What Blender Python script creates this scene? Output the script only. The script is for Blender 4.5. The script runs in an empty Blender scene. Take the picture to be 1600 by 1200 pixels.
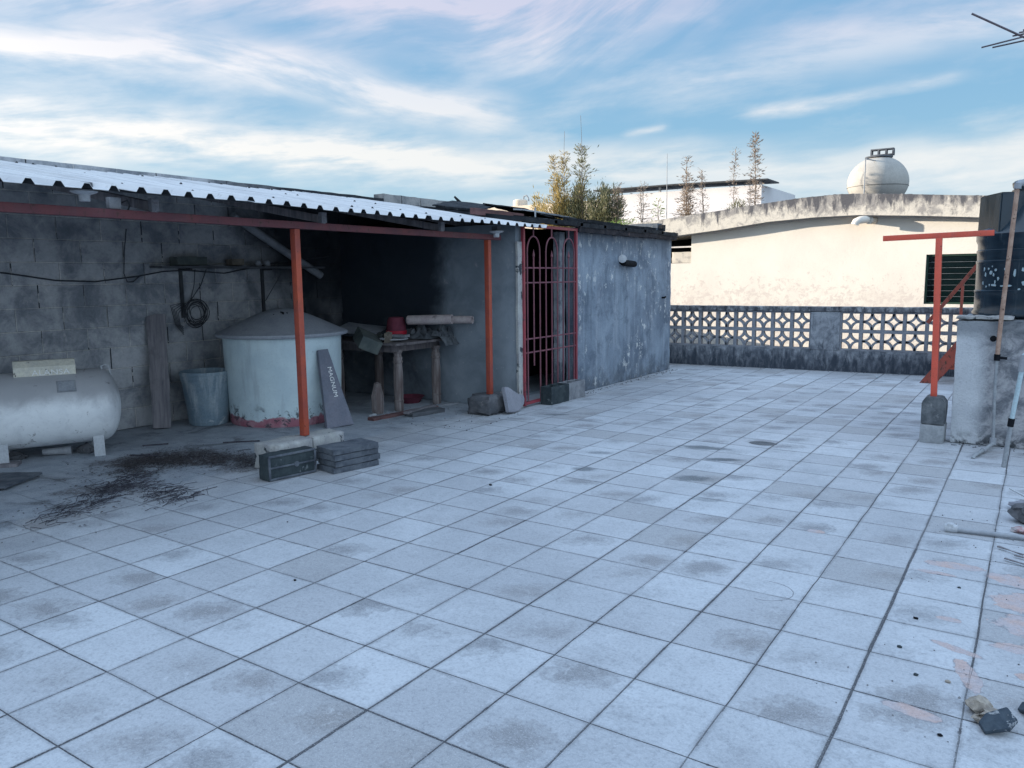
import bpy, bmesh, math, random
from mathutils import Vector, Matrix, noise
R_ = math.radians
rnd = random.Random(7)
scn = bpy.context.scene
C = scn.collection
# ------------------------------------------------------------------ camera
T = 0.33; TY = 0.33285
cam = bpy.data.cameras.new('camera'); camo = bpy.data.objects.new('camera', cam); C.objects.link(camo)
cam.sensor_width = 36; cam.lens = 27.466; cam.clip_start = 0.05; cam.clip_end = 2000
def _cam():
    p, r, yaw = R_(7.76), R_(-0.669), R_(33.95)
    fwd = Vector((-math.sin(yaw)*math.cos(p), math.cos(yaw)*math.cos(p), -math.sin(p)))
    right = Vector((math.cos(yaw), math.sin(yaw), 0)); up = right.cross(fwd)
    r2 = right*math.cos(r)+up*math.sin(r); u2 = -right*math.sin(r)+up*math.cos(r)
    m = Matrix((r2, u2, -fwd)).transposed().to_4x4(); m.translation = (0.777, -2.402, 1.419)
    camo.matrix_world = m
_cam(); scn.camera = camo
scn.render.resolution_x = 1024; scn.render.resolution_y = 768
vs = scn.view_settings; vs.view_transform = 'Standard'; vs.look = 'None'; vs.gamma = 1; vs.use_curve_mapping = False
vs.exposure = 1.35
# ------------------------------------------------------------------ node helper
class NT:
    def __init__(s, tree): s.t = tree; s.n = tree.nodes; s.l = tree.links
    def _in(s, sock, v):
        if v is None: return
        if isinstance(v, bpy.types.NodeSocket): s.l.new(v, sock)
        else:
            if sock.type == 'RGBA' and len(v) == 3: v = (*v, 1)
            sock.default_value = v
    def m(s, op, a, b=None, c=None, clamp=False):
        n = s.n.new('ShaderNodeMath'); n.operation = op; n.use_clamp = clamp
        s._in(n.inputs[0], a); s._in(n.inputs[1], b); s._in(n.inputs[2], c); return n.outputs[0]
    def vm(s, op, a, b=None, sc=None):
        n = s.n.new('ShaderNodeVectorMath'); n.operation = op
        s._in(n.inputs[0], a); s._in(n.inputs[1], b)
        if sc is not None: s._in(n.inputs['Scale'], sc)
        return n.outputs[1] if op in ('LENGTH', 'DISTANCE', 'DOT_PRODUCT') else n.outputs[0]
    def noise(s, vec, scale=5, detail=4, rough=.55, dist=0, dim='3D', w=None):
        n = s.n.new('ShaderNodeTexNoise'); n.noise_dimensions = dim
        if vec is not None: s._in(n.inputs['Vector'], vec)
        n.inputs['Scale'].default_value = scale; n.inputs['Detail'].default_value = detail
        n.inputs['Roughness'].default_value = rough; n.inputs['Distortion'].default_value = dist
        return n.outputs['Fac']
    def noisec(s, vec, scale=5, detail=3):
        n = s.n.new('ShaderNodeTexNoise'); s._in(n.inputs['Vector'], vec)
        n.inputs['Scale'].default_value = scale; n.inputs['Detail'].default_value = detail; return n.outputs['Color']
    def white(s, vec, dim='3D'):
        n = s.n.new('ShaderNodeTexWhiteNoise'); n.noise_dimensions = dim
        s._in(n.inputs['Vector'], vec) if dim != '1D' else s._in(n.inputs['W'], vec); return n.outputs['Value'], n.outputs['Color']
    def ramp(s, f, stops, interp='LINEAR'):
        n = s.n.new('ShaderNodeValToRGB'); cr = n.color_ramp; cr.interpolation = interp
        while len(cr.elements) < len(stops): cr.elements.new(.5)
        for e, (p, c) in zip(cr.elements, stops):
            e.position = p; e.color = (c, c, c, 1) if isinstance(c, (int, float)) else (*c, 1)
        s._in(n.inputs[0], f); return n.outputs[0]
    def mr(s, v, a, b, c=0, d=1, smooth=True):
        n = s.n.new('ShaderNodeMapRange'); n.interpolation_type = 'SMOOTHSTEP' if smooth else 'LINEAR'
        s._in(n.inputs['Value'], v)
        for k, x in zip(('From Min', 'From Max', 'To Min', 'To Max'), (a, b, c, d)): s._in(n.inputs[k], x)
        return n.outputs['Result']
    def mix(s, f, a, b, mode='MIX'):
        n = s.n.new('ShaderNodeMix'); n.data_type = 'RGBA'; n.blend_type = mode
        s._in(n.inputs[0], f); s._in(n.inputs[6], a); s._in(n.inputs[7], b); return n.outputs[2]
    def sep(s, v):
        n = s.n.new('ShaderNodeSeparateXYZ'); s._in(n.inputs[0], v); return n.outputs[0], n.outputs[1], n.outputs[2]
    def comb(s, x, y, z):
        n = s.n.new('ShaderNodeCombineXYZ'); s._in(n.inputs[0], x); s._in(n.inputs[1], y); s._in(n.inputs[2], z); return n.outputs[0]
    def mapv(s, v, scale=(1, 1, 1), loc=(0, 0, 0), rot=(0, 0, 0)):
        n = s.n.new('ShaderNodeMapping'); s._in(n.inputs[0], v); n.inputs['Location'].default_value = loc
        n.inputs['Rotation'].default_value = rot; n.inputs['Scale'].default_value = scale; return n.outputs[0]
    def curve(s, x, pts):
        n = s.n.new('ShaderNodeFloatCurve'); cv = n.mapping.curves[0]
        while len(cv.points) < len(pts): cv.points.new(.5, .5)
        for p, (a, b) in zip(cv.points, pts): p.location = (a, b)
        n.mapping.update(); s._in(n.inputs['Value'], x); return n.outputs[0]
# ------------------------------------------------------------------ world
SUN_EL = 7.8; SUN_DIR = Vector((0.94, 0.34, 0)).normalized()          # direction light travels, horizontally
world = bpy.data.worlds.new('World'); scn.world = world; world.use_nodes = True
w = NT(world.node_tree); w.n.clear()
sky = w.n.new('ShaderNodeTexSky'); sky.sky_type = 'NISHITA'; sky.sun_disc = False
sky.sun_elevation = R_(SUN_EL)
sun_az = math.atan2(-SUN_DIR.x, -SUN_DIR.y)                            # measured from +Y clockwise
sky.sun_rotation = sun_az
sky.air_density = 1.0; sky.dust_density = 0.6; sky.ozone_density = 2.0
geo = w.n.new('ShaderNodeTexCoord'); D = geo.outputs['Generated']
dx, dy, dz = w.sep(D)
YAW = R_(33.95)
fx = w.m('ADD', w.m('MULTIPLY', dx, math.cos(YAW)), w.m('MULTIPLY', dy, math.sin(YAW)))
fy = w.m('ADD', w.m('MULTIPLY', dx, -math.sin(YAW)), w.m('MULTIPLY', dy, math.cos(YAW)))
az = w.m('ARCTAN2', fx, fy)                                            # 0 along north-west, + to the right
el = w.m('ARCSINE', dz)
u = w.mr(az, -0.75, 0.75, 0, 1, False)
BANDS = [   # (centre curve, width, strength curve, streak slant, seed): heights as elevation/0.5 rad
    ([(0, .31), (.11, .315), (.2, .318), (.34, .30), (.5, .272), (.61, .255), (.75, .235), (1, .21)], .058, [(0, 1), (.5, 1), (.62, .8), (1, .6)], -.25, 1.0),
    ([(0, .47), (.11, .485), (.24, .50), (.34, .47), (.42, .42), (.48, .395), (1, .37)], .045, [(0, .9), (.42, 1), (.5, .5), (.54, 0), (1, 0)], .12, 2.0),
    ([(0, .68), (.11, .67), (.4, .67), (.5, .61), (.6, .66), (.7, .76), (.9, .95), (1, 1)], .12, [(0, 1), (.5, 1), (.7, .9), (1, .6)], -.75, 3.0),
    ([(0, .3), (.55, .40), (.71, .48), (.8, .50), (.887, .52), (1, .53)], .055, [(0, 0), (.55, 0), (.66, .45), (.8, .7), (1, .8)], .35, 4.0),
    ([(0, .3), (.68, .368), (.72, .374), (.77, .385), (.83, .405), (1, .42)], .013, [(0, 0), (.68, 0), (.71, 1), (.76, .75), (.83, .5), (.86, 0), (1, 0)], .15, 5.0),
    ([(0, .1), (.5, .14), (.65, .20), (.8, .225), (1, .23)], .050, [(0, .15), (.5, .3), (.7, .75), (1, .8)], .2, 6.0),
    ([(0, .3), (.59, .345), (.64, .36), (1, .37)], .009, [(0, 0), (.588, 0), (.605, .8), (.625, .6), (.64, 0), (1, 0)], .1, 7.0),
]
e5 = w.m('DIVIDE', el, 0.5)
warp = w.noise(w.comb(w.m('MULTIPLY', az, 2.0), w.m('MULTIPLY', el, 4), 0.0), 1.5, 3, .5)
e5w = w.m('ADD', e5, w.m('MULTIPLY', w.m('SUBTRACT', warp, .5), .06))
tot = None
for cpts, wd, spts, slant, sd in BANDS:
    c = w.curve(u, cpts); stg = w.curve(u, spts)
    off = w.m('SUBTRACT', e5w, c)
    big_ = w.noise(w.comb(w.m('MULTIPLY', az, 5), w.m('MULTIPLY', el, 9), sd), 1.3, 3, .5)
    dd = w.m('DIVIDE', w.m('ADD', off, w.m('MULTIPLY', w.m('SUBTRACT', big_, .5), wd*1.5)), wd)
    g_ = w.m('EXPONENT', w.m('MULTIPLY', w.m('MULTIPLY', dd, dd), -1))
    wv = w.comb(w.m('MULTIPLY', az, 4.0), w.m('ADD', w.m('MULTIPLY', off, 11), w.m('MULTIPLY', az, slant*9)), sd*7.3)
    nz = w.noise(wv, 1.5, 9, .60, .12)
    nn = w.m('ADD', .34, w.m('MULTIPLY', w.mr(nz, .32, .62), .78))
    mk = w.m('MULTIPLY', w.m('MULTIPLY', g_, nn), stg)
    tot = mk if tot is None else w.m('SUBTRACT', w.m('ADD', tot, mk), w.m('MULTIPLY', tot, mk))
wis = w.noise(w.comb(w.m('MULTIPLY', az, 3.0), w.m('ADD', w.m('MULTIPLY', el, 11), w.m('MULTIPLY', az, -1.2)), 3.3), 1.6, 9, .60, .15)
tot = w.m('ADD', tot, w.m('MULTIPLY', w.mr(wis, .44, .76), .42))
# thick veil overhead and around the low sun (out of the picture)
zen = w.mr(el, .42, .9)
tot = w.m('ADD', tot, w.m('MULTIPLY', zen, .55), clamp=True)
sd3 = Vector((-SUN_DIR.x*math.cos(R_(SUN_EL)), -SUN_DIR.y*math.cos(R_(SUN_EL)), math.sin(R_(SUN_EL))))
sdot = w.vm('DOT_PRODUCT', D, tuple(sd3))
glow = w.m('POWER', w.m('MAXIMUM', sdot, 0), 3.0)
skyc = w.mix(1.0, sky.outputs[0], (1.0, 1.0, 1.0), 'MULTIPLY')
# clear part: sky texture blended with a steady blue so both colour and brightness follow the picture
SKYK = 0.10
base = w.ramp(w.m('DIVIDE', el, 1.0), [(0.0, (.40, .64, .80)), (.12, (.33, .59, .80)), (.28, (.23, .48, .76)), (.6, (.15, .36, .66)), (1, (.13, .32, .6))])
hs = w.vm('SCALE', skyc, None, SKYK)
clear = w.mix(.82, hs, base)
lowc = w.ramp(w.m('DIVIDE', el, .5), [(0, (.78, .84, .87)), (.3, (.82, .84, .84)), (.48, (.70, .75, .84)), (.62, (.58, .61, .77)), (1, (.50, .58, .80))])
lowc = w.mix(w.mr(el, .40, .75), lowc, (.58, .78, 1.08))
lowc = w.mix(glow, lowc, (1.35, 1.25, 1.15))
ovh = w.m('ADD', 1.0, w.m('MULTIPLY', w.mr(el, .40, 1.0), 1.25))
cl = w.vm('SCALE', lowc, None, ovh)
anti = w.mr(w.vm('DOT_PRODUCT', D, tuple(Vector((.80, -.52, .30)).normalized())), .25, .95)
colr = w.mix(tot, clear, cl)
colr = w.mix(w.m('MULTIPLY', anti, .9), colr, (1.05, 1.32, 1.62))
below = w.mr(el, -.02, .01)
colr = w.mix(below, (.18, .2, .22), colr)
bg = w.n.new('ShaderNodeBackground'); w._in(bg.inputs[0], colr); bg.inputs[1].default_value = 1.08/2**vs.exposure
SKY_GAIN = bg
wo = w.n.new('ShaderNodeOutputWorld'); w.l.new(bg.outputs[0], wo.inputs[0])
world.cycles.sampling_method = 'MANUAL'; world.cycles.sample_map_resolution = 1024
# ------------------------------------------------------------------ sun
sl = bpy.data.lights.new('sun', 'SUN'); sl.energy = 4.0; sl.angle = R_(.5); sl.color = (1.0, .87, .71)
so = bpy.data.objects.new('sun', sl); C.objects.link(so)
ld = Vector((SUN_DIR.x*math.cos(R_(SUN_EL)), SUN_DIR.y*math.cos(R_(SUN_EL)), -math.sin(R_(SUN_EL))))
so.rotation_euler = ld.to_track_quat('-Z', 'Y').to_euler(); so.location = (-20, -8, 6)
# ------------------------------------------------------------------ materials
def newmat(name):
    m = bpy.data.materials.new(name); m.use_nodes = True
    nt = NT(m.node_tree); nt.n.clear()
    b = nt.n.new('ShaderNodeBsdfPrincipled'); o = nt.n.new('ShaderNodeOutputMaterial'); nt.l.new(b.outputs[0], o.inputs[0])
    tc = nt.n.new('ShaderNodeTexCoord')
    return m, nt, b, tc.outputs['Object']
def bump(nt, b, h, dist=.01, st=1.0):
    n = nt.n.new('ShaderNodeBump'); n.inputs['Distance'].default_value = dist; n.inputs['Strength'].default_value = st
    nt.l.new(h, n.inputs['Height']); nt.l.new(n.outputs[0], b.inputs['Normal'])
def mottled(name, c1, c2, c3=None, scale=6, rough=.85, bd=.004, metal=0, streak=0, specks=.0, speckcol=(.5, .5, .5), patch=None, fine=60, spec=.3):
    """weathered surface: large mottling c1..c2, vertical streaks, speckle, optional patches of c3"""
    m, nt, b, P = newmat(name)
    n1 = nt.noise(P, scale, 6, .6, .3); n2 = nt.noise(P, fine, 3, .6)
    col = nt.mix(nt.mr(n1, .3, .7), c1, c2)
    if streak:
        sx = nt.noise(nt.mapv(P, (scale*2.2, scale*2.2, scale*.18)), 1.0, 5, .6)
        col = nt.mix(nt.m('MULTIPLY', nt.mr(sx, .5, .75), streak), col, c3 or c2)
    if patch:
        pc, pscale, lo, hi = patch
        pn = nt.noise(P, pscale, 7, .65, .2)
        col = nt.mix(nt.mr(pn, lo, hi), col, pc)
    col = nt.mix(nt.mr(n2, .35, .7, .0, .35), col, nt.mix(1.0, col, (.55, .55, .55), 'MULTIPLY'))
    if specks:
        sp = nt.noise(P, fine*.5, 5, .7); col = nt.mix(nt.mr(sp, 1-specks, 1-specks+.05), col, speckcol)
    nt._in(b.inputs['Base Color'], col); b.inputs['Metallic'].default_value = metal
    b.inputs['Specular IOR Level'].default_value = spec
    nt._in(b.inputs['Roughness'], nt.mr(n1, .3, .7, max(0, rough-.1), min(1, rough+.08)))
    bump(nt, b, nt.m('ADD', nt.m('MULTIPLY', n2, .35), n1), bd)
    return m
def block_masonry(name, c1, c2, mortar, dark, axis='YZ', bw=.4, bh=.2, off=0, soot=None):
    m, nt, b, P = newmat(name)
    x, y, z = nt.sep(P); a = y if axis == 'YZ' else x
    wob = nt.noise(P, 3, 3); v = nt.comb(nt.m('ADD', a, nt.m('MULTIPLY', nt.m('SUBTRACT', wob, .5), .012)), nt.m('ADD', z, nt.m('MULTIPLY', nt.m('SUBTRACT', wob, .5), .014)), 0.0)
    br = nt.n.new('ShaderNodeTexBrick'); nt.l.new(v, br.inputs['Vector']); br.inputs['Scale'].default_value = 1
    br.inputs['Brick Width'].default_value = bw; br.inputs['Row Height'].default_value = bh; br.inputs['Mortar Size'].default_value = .007
    br.inputs['Mortar Smooth'].default_value = .6
    br.inputs['Color1'].default_value = (*c1, 1); br.inputs['Color2'].default_value = (*c2, 1); br.inputs['Mortar'].default_value = (*mortar, 1)
    n1 = nt.noise(P, 3.2, 7, .65, .4); n2 = nt.noise(P, 45, 4, .7)
    # joints: horizontal ones mostly smeared flush, some vertical ones open and black
    jn = nt.noise(P, 7, 3)
    col = nt.mix(nt.mr(jn, .42, .58, 0, .85), br.outputs['Color'], nt.mix(br.outputs['Fac'], nt.mix(.5, c1, c2), mortar))
    col = nt.mix(nt.mr(n1, .38, .66), col, nt.mix(1.0, col, (.46, .49, .53), 'MULTIPLY'))
    pn = nt.noise(P, 6, 6, .7, .6); col = nt.mix(nt.m('MULTIPLY', nt.mr(pn, .58, .74), .5), col, mortar)
    fa = nt.m('FRACT', nt.m('ADD', nt.m('DIVIDE', a, bw), nt.m('MULTIPLY', nt.m('FLOORED_MODULO', nt.m('FLOOR', nt.m('DIVIDE', z, bh)), 2.0), .5)))
    vj = nt.m('LESS_THAN', nt.m('ABSOLUTE', nt.m('SUBTRACT', fa, .5)), .011)
    rv, _ = nt.white(nt.comb(nt.m('FLOOR', nt.m('DIVIDE', a, bw*.5)), nt.m('FLOOR', nt.m('DIVIDE', z, bh)), 0.0))
    vj2 = nt.m('MULTIPLY', nt.m('MULTIPLY', vj, nt.m('GREATER_THAN', rv, .45)), nt.m('GREATER_THAN', nt.noise(P, 9, 2), .47))
    col = nt.mix(vj2, col, dark)
    col = nt.mix(nt.mr(n2, .4, .75, 0, .5), col, nt.mix(1.0, col, (.6, .6, .6), 'MULTIPLY'))
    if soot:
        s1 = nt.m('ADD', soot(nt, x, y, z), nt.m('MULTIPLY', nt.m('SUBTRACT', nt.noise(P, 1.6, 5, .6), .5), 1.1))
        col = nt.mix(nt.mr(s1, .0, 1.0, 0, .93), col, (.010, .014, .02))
    nt._in(b.inputs['Base Color'], col); b.inputs['Roughness'].default_value = .93; b.inputs['Specular IOR Level'].default_value = .15
    h = nt.m('SUBTRACT', nt.m('ADD', nt.m('MULTIPLY', n2, .35), nt.m('MULTIPLY', n1, .4)), nt.m('ADD', nt.m('MULTIPLY', br.outputs['Fac'], .7), nt.m('MULTIPLY', vj2, 1.2)))
    bump(nt, b, h, .008)
    return m
def floor_material():
    m, nt, b, P = newmat('terrace_tiles')
    x, y, z = nt.sep(P)
    wob = nt.m('MULTIPLY', nt.m('SUBTRACT', nt.noise(P, 1.6, 4), .5), .018)
    uu = nt.m('DIVIDE', nt.m('ADD', x, wob), T); vv = nt.m('DIVIDE', nt.m('ADD', y, wob), TY)
    fu, fv = nt.m('FRACT', uu), nt.m('FRACT', vv); iu, iv = nt.m('FLOOR', uu), nt.m('FLOOR', vv)
    du = nt.m('MULTIPLY', nt.m('MINIMUM', fu, nt.m('SUBTRACT', 1.0, fu)), T); dv = nt.m('MULTIPLY', nt.m('MINIMUM', fv, nt.m('SUBTRACT', 1.0, fv)), TY)
    lu = nt.m('ROUND', uu); lv = nt.m('ROUND', vv)                     # which joint line
    ru, _ = nt.white(nt.comb(lu, 3.3, nt.m('FLOOR', nt.m('DIVIDE', vv, 2.0)))); rv, _ = nt.white(nt.comb(7.7, lv, nt.m('FLOOR', nt.m('DIVIDE', uu, 2.0))))
    ru0, _ = nt.white(nt.comb(lu, 13.3, 0.0)); rv0, _ = nt.white(nt.comb(9.1, lv, 0.0))
    wn = nt.noise(P, 26, 4, .6); wn2 = nt.m('ADD', .55, nt.m('MULTIPLY', wn, .9))
    wu = nt.m('MULTIPLY', nt.m('ADD', .0018, nt.m('MULTIPLY', nt.m('POWER', nt.m('ADD', nt.m('MULTIPLY', ru0, .65), nt.m('MULTIPLY', ru, .35)), 2.2), .0056)), wn2)
    wvv = nt.m('MULTIPLY', nt.m('ADD', .0016, nt.m('MULTIPLY', nt.m('POWER', nt.m('ADD', nt.m('MULTIPLY', rv0, .65), nt.m('MULTIPLY', rv, .35)), 2.4), .0048)), wn2)
    gu = nt.mr(nt.m('DIVIDE', du, wu), .55, 1.25, 1, 0); gv = nt.mr(nt.m('DIVIDE', dv, wvv), .55, 1.25, 1, 0)
    gr = nt.m('MAXIMUM', gu, gv)
    dirt_edge = nt.m('MAXIMUM', nt.mr(du, 0, .02, .45, 0), nt.mr(dv, 0, .02, .35, 0))
    cell = nt.comb(iu, iv, 0.0); r1, rc = nt.white(cell); rr, rg, rb = nt.sep(rc)
    big = nt.noise(P, .55, 4, .55, .3); mid = nt.noise(P, 4.5, 6, .65, .3); fin = nt.noise(P, 75, 4, .7); grain = nt.noise(P, 190, 3, .7)
    light, darkc = (.535, .56, .59), (.40, .42, .445)
    col = nt.mix(nt.mr(nt.m('ADD', nt.m('MULTIPLY', big, .6), nt.m('MULTIPLY', mid, .5)), .38, .78), light, darkc)
    col = nt.mix(nt.m('MULTIPLY', r1, .62), col, (.335, .34, .36))
    # a dried puddle mark in the hollow of most tiles
    cx = nt.m('SUBTRACT', nt.m('SUBTRACT', fu, .5), nt.m('MULTIPLY', nt.m('SUBTRACT', rr, .5), .75))
    cy = nt.m('SUBTRACT', nt.m('SUBTRACT', fv, .5), nt.m('MULTIPLY', nt.m('SUBTRACT', rg, .5), .75))
    # long axis roughly across the terrace diagonal
    pa = nt.m('ADD', nt.m('MULTIPLY', cx, .85), nt.m('MULTIPLY', cy, .53)); pb = nt.m('SUBTRACT', nt.m('MULTIPLY', cy, .85), nt.m('MULTIPLY', cx, .53))
    rad = nt.m('SQRT', nt.m('ADD', nt.m('POWER', nt.m('DIVIDE', pa, .44), 2.0), nt.m('POWER', nt.m('DIVIDE', pb, .30), 2.0)))
    rad = nt.m('ADD', rad, nt.m('MULTIPLY', nt.m('SUBTRACT', nt.noise(P, 7.5, 7, .68, .7), .5), 2.3))
    sm = nt.mr(rad, .1, 1.3, 1, 0)
    rim = nt.m('MULTIPLY', nt.mr(rad, .7, .98), nt.mr(rad, .98, 1.12, 1, 0))
    amt = nt.m('MULTIPLY', nt.mr(rb, .1, .95, .12, 1), 1.05)
    stip = nt.noise(P, 95, 5, .8); stip2 = nt.noise(P, 28, 6, .72, .6)
    soft_ = nt.m('MULTIPLY', nt.m('ADD', nt.m('MULTIPLY', sm, .8), nt.m('MULTIPLY', rim, .25)), amt)
    sm2 = nt.mr(nt.m('ADD', nt.m('MULTIPLY', soft_, 1.35), nt.m('ADD', nt.m('MULTIPLY', nt.m('SUBTRACT', stip, .5), 1.3), nt.m('MULTIPLY', nt.m('SUBTRACT', stip2, .5), 1.3))), .0, 1.15, 0, .74)
    tone = nt.mix(rr, (.165, .17, .185), (.235, .225, .225))
    col = nt.mix(sm2, col, tone)
    # a few whole tiles are a duller grey
    col = nt.mix(nt.m('MULTIPLY', nt.m('GREATER_THAN', r1, .90), .32), col, (.28, .275, .27))
    # worn lighter ground, scuffs and dust arcs
    col = nt.mix(nt.mr(stip2, .52, .72, 0, .45), col, (.36, .375, .405))
    col = nt.mix(nt.mr(nt.noise(P, 16, 7, .75, .8), .56, .72, 0, .5), col, (.61, .625, .65))
    sc = nt.noise(nt.mapv(P, (4, 34, 1), (0, 0, 0), (0, 0, R_(-30))), 1, 7, .72, 1.4)
    col = nt.mix(nt.mr(sc, .55, .75, 0, .38), col, (.24, .25, .275))
    sc2 = nt.noise(nt.mapv(P, (60, 7, 1), (0, 0, 0), (0, 0, R_(25))), 1, 5, .7, .8)
    col = nt.mix(nt.mr(sc2, .64, .74, 0, .35), col, (.62, .635, .66))
    col = nt.mix(nt.mr(big, .50, .68, 0, .35), col, (.30, .315, .34))
    def blob(px, py, rx, ry, rot=0, na=.6, ns=6, soft=.35):
        qx = nt.m('SUBTRACT', x, px); qy = nt.m('SUBTRACT', y, py); c_, s_ = math.cos(R_(rot)), math.sin(R_(rot))
        a_ = nt.m('DIVIDE', nt.m('ADD', nt.m('MULTIPLY', qx, c_), nt.m('MULTIPLY', qy, s_)), rx); b_ = nt.m('DIVIDE', nt.m('SUBTRACT', nt.m('MULTIPLY', qy, c_), nt.m('MULTIPLY', qx, s_)), ry)
        r_ = nt.m('SQRT', nt.m('ADD', nt.m('MULTIPLY', a_, a_), nt.m('MULTIPLY', b_, b_)))
        return nt.m('ADD', r_, nt.m('MULTIPLY', nt.m('SUBTRACT', nt.noise(P, ns, 5, .65), .5), na*2))
    # damp / black stains out on the terrace
    for (px, py, rx, ry, rot, k) in [(-1.45, 3.76, .24, .08, 12, .8), (-1.19, 3.42, .16, .06, 25, .85), (-1.18, 2.76, .14, .09, 25, .7), (-1.95, 2.6, .1, .07, 25, .7), (-2.1, 3.15, .12, .06, 25, .5), (-3.31, 4.5, .15, .05, 35, .8), (-.9, 2.3, .12, .05, 15, .45)]:
        r_ = blob(px, py, rx, ry, rot, .55, 14); col = nt.mix(nt.m('MULTIPLY', nt.mr(r_, .5, 1.2, 1, 0), k), col, (.06, .075, .085))
    # one missing tile corner
    r_ = blob(-1.09, 4.17, .12, .09, 5, .12, 10); hole = nt.mr(r_, .85, .98, 1, 0); col = nt.mix(nt.m('MULTIPLY', hole, .85), col, (.03, .035, .04))
    # shed floor: bare cement without joints
    cem_m = nt.mr(nt.m('ADD', x, nt.m('MULTIPLY', nt.m('SUBTRACT', nt.noise(P, 1.4, 4, .6), .5), .9)), -4.26, -4.14, 1, 0)
    cem = nt.mix(nt.mr(mid, .3, .7), (.36, .39, .43), (.25, .28, .32))
    cem = nt.mix(nt.mr(nt.noise(P, 2.1, 6, .7, .8), .52, .7), cem, (.115, .125, .14))
    tilecol = nt.mix(nt.m('MULTIPLY', dirt_edge, nt.mr(mid, .3, .6, 0, 1.5)), col, (.20, .205, .22))
    gcol = nt.mix(nt.noise(P, 3, 3), (.035, .04, .05), (.11, .11, .12))
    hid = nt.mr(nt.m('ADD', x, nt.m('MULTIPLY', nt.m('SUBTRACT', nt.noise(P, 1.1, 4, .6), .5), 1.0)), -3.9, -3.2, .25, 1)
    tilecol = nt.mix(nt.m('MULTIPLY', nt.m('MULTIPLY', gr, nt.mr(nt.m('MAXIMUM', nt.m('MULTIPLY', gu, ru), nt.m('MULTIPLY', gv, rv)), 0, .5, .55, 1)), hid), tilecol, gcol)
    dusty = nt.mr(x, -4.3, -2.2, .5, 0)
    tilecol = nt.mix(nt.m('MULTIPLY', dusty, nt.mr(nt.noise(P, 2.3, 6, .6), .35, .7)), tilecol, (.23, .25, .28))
    col = nt.mix(cem_m, tilecol, cem)
    # rotting leaf litter on the cement
    for (px, py, rx, ry, rot, k) in [(-5.1, 1.15, .55, .22, 62, .95), (-4.65, 1.35, .42, .22, 40, .95), (-4.2, 1.35, .3, .2, 60, .8), (-4.55, .35, .35, .13, 50, .8)]:
        r_ = blob(px, py, rx, ry, rot, .75, 7); lm = nt.m('MULTIPLY', nt.mr(r_, .55, 1.15, 1, 0), nt.mr(nt.noise(P, 30, 5, .75), .36, .55))
        col = nt.mix(nt.m('MULTIPLY', lm, k), col, nt.mix(nt.noise(P, 60, 3), (.035, .035, .045), (.13, .115, .115)))
    # flaking pinkish coat at the right-hand side
    pk = None
    for (px, py, rx, ry, rot) in [(.86, 1.50, .17, .10, 20), (.87, 1.24, .17, .09, 10), (.52, 1.83, .13, .035, 5), (.45, 1.68, .09, .018, 0), (.655, .66, .035, .10, 18), (.60, .86, .09, .018, -20), (.52, .30, .09, .025, -10), (.80, 1.75, .15, .06, -15), (.78, .98, .07, .03, 0), (-.17, 2.02, .05, .025, 0), (.55, 1.14, .05, .018, 0), (.86, .75, .06, .03, 0), (.95, 1.02, .12, .04, 0), (1.3, 1.3, .2, .15, 0), (1.4, .6, .2, .1, 30)]:
        r_ = blob(px, py, rx*1.15, ry*1.5, rot, .62, 13); pk = r_ if pk is None else nt.m('MINIMUM', pk, r_)
    pm = nt.mr(pk, .82, .88, 1, 0); prim = nt.m('MULTIPLY', nt.mr(pk, .80, .86), nt.mr(pk, .90, .99, 1, 0))
    pcol = nt.mix(nt.mr(nt.noise(P, 9, 5, .65), .4, .62), (.44, .39, .40), (.49, .37, .34))
    col = nt.mix(pm, col, pcol); col = nt.mix(nt.m('MULTIPLY', nt.m('MULTIPLY', prim, nt.mr(nt.noise(P, 22, 3), .45, .6)), .55), col, (.17, .16, .18))
    # curved crack in one tile and a hairline near the front
    for (qx, qy, qr, a0) in [(-.165, 1.04, .115, 0)]:
        rr_ = nt.m('SUBTRACT', nt.m('SQRT', nt.m('ADD', nt.m('POWER', nt.m('SUBTRACT', x, qx), 2.0), nt.m('POWER', nt.m('SUBTRACT', y, qy), 2.0))), qr)
        rr_ = nt.m('ADD', rr_, nt.m('MULTIPLY', nt.m('SUBTRACT', nt.noise(P, 10, 3), .5), .02))
        ck = nt.m('MULTIPLY', nt.mr(nt.m('ABSOLUTE', rr_), .001, .0028, 1, 0), nt.m('GREATER_THAN', x, qx-.02)); col = nt.mix(nt.m('MULTIPLY', ck, .8), col, (.05, .05, .06))
    f2 = nt.noise(P, 30, 6, .78, .3); col = nt.mix(nt.mr(f2, .50, .72, 0, .45), col, nt.mix(1.0, col, (.55, .56, .58), 'MULTIPLY'))
    f3 = nt.noise(nt.mapv(P, (1, 1, 1), (5, 3, 0)), 14, 7, .75, .5); col = nt.mix(nt.mr(f3, .53, .68, 0, .35), col, nt.mix(1.0, col, (.58, .59, .61), 'MULTIPLY'))
    chip = nt.m('MULTIPLY', nt.mr(nt.m('ADD', nt.m('MINIMUM', du, dv), nt.m('MULTIPLY', nt.m('SUBTRACT', nt.noise(P, 45, 3), .5), .012)), .003, .007, 1, 0), nt.m('GREATER_THAN', nt.noise(P, 13, 3, .6), .63))
    col = nt.mix(nt.m('MULTIPLY', nt.m('MULTIPLY', chip, .75), nt.m('SUBTRACT', 1.0, cem_m)), col, (.07, .07, .08))
    # specks and grain
    col = nt.mix(nt.mr(fin, .45, .70, 0, .55), col, nt.mix(1.0, col, (.60, .61, .64), 'MULTIPLY'))
    col = nt.mix(nt.mr(grain, .52, .70, 0, .55), col, (.64, .66, .69))
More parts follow.
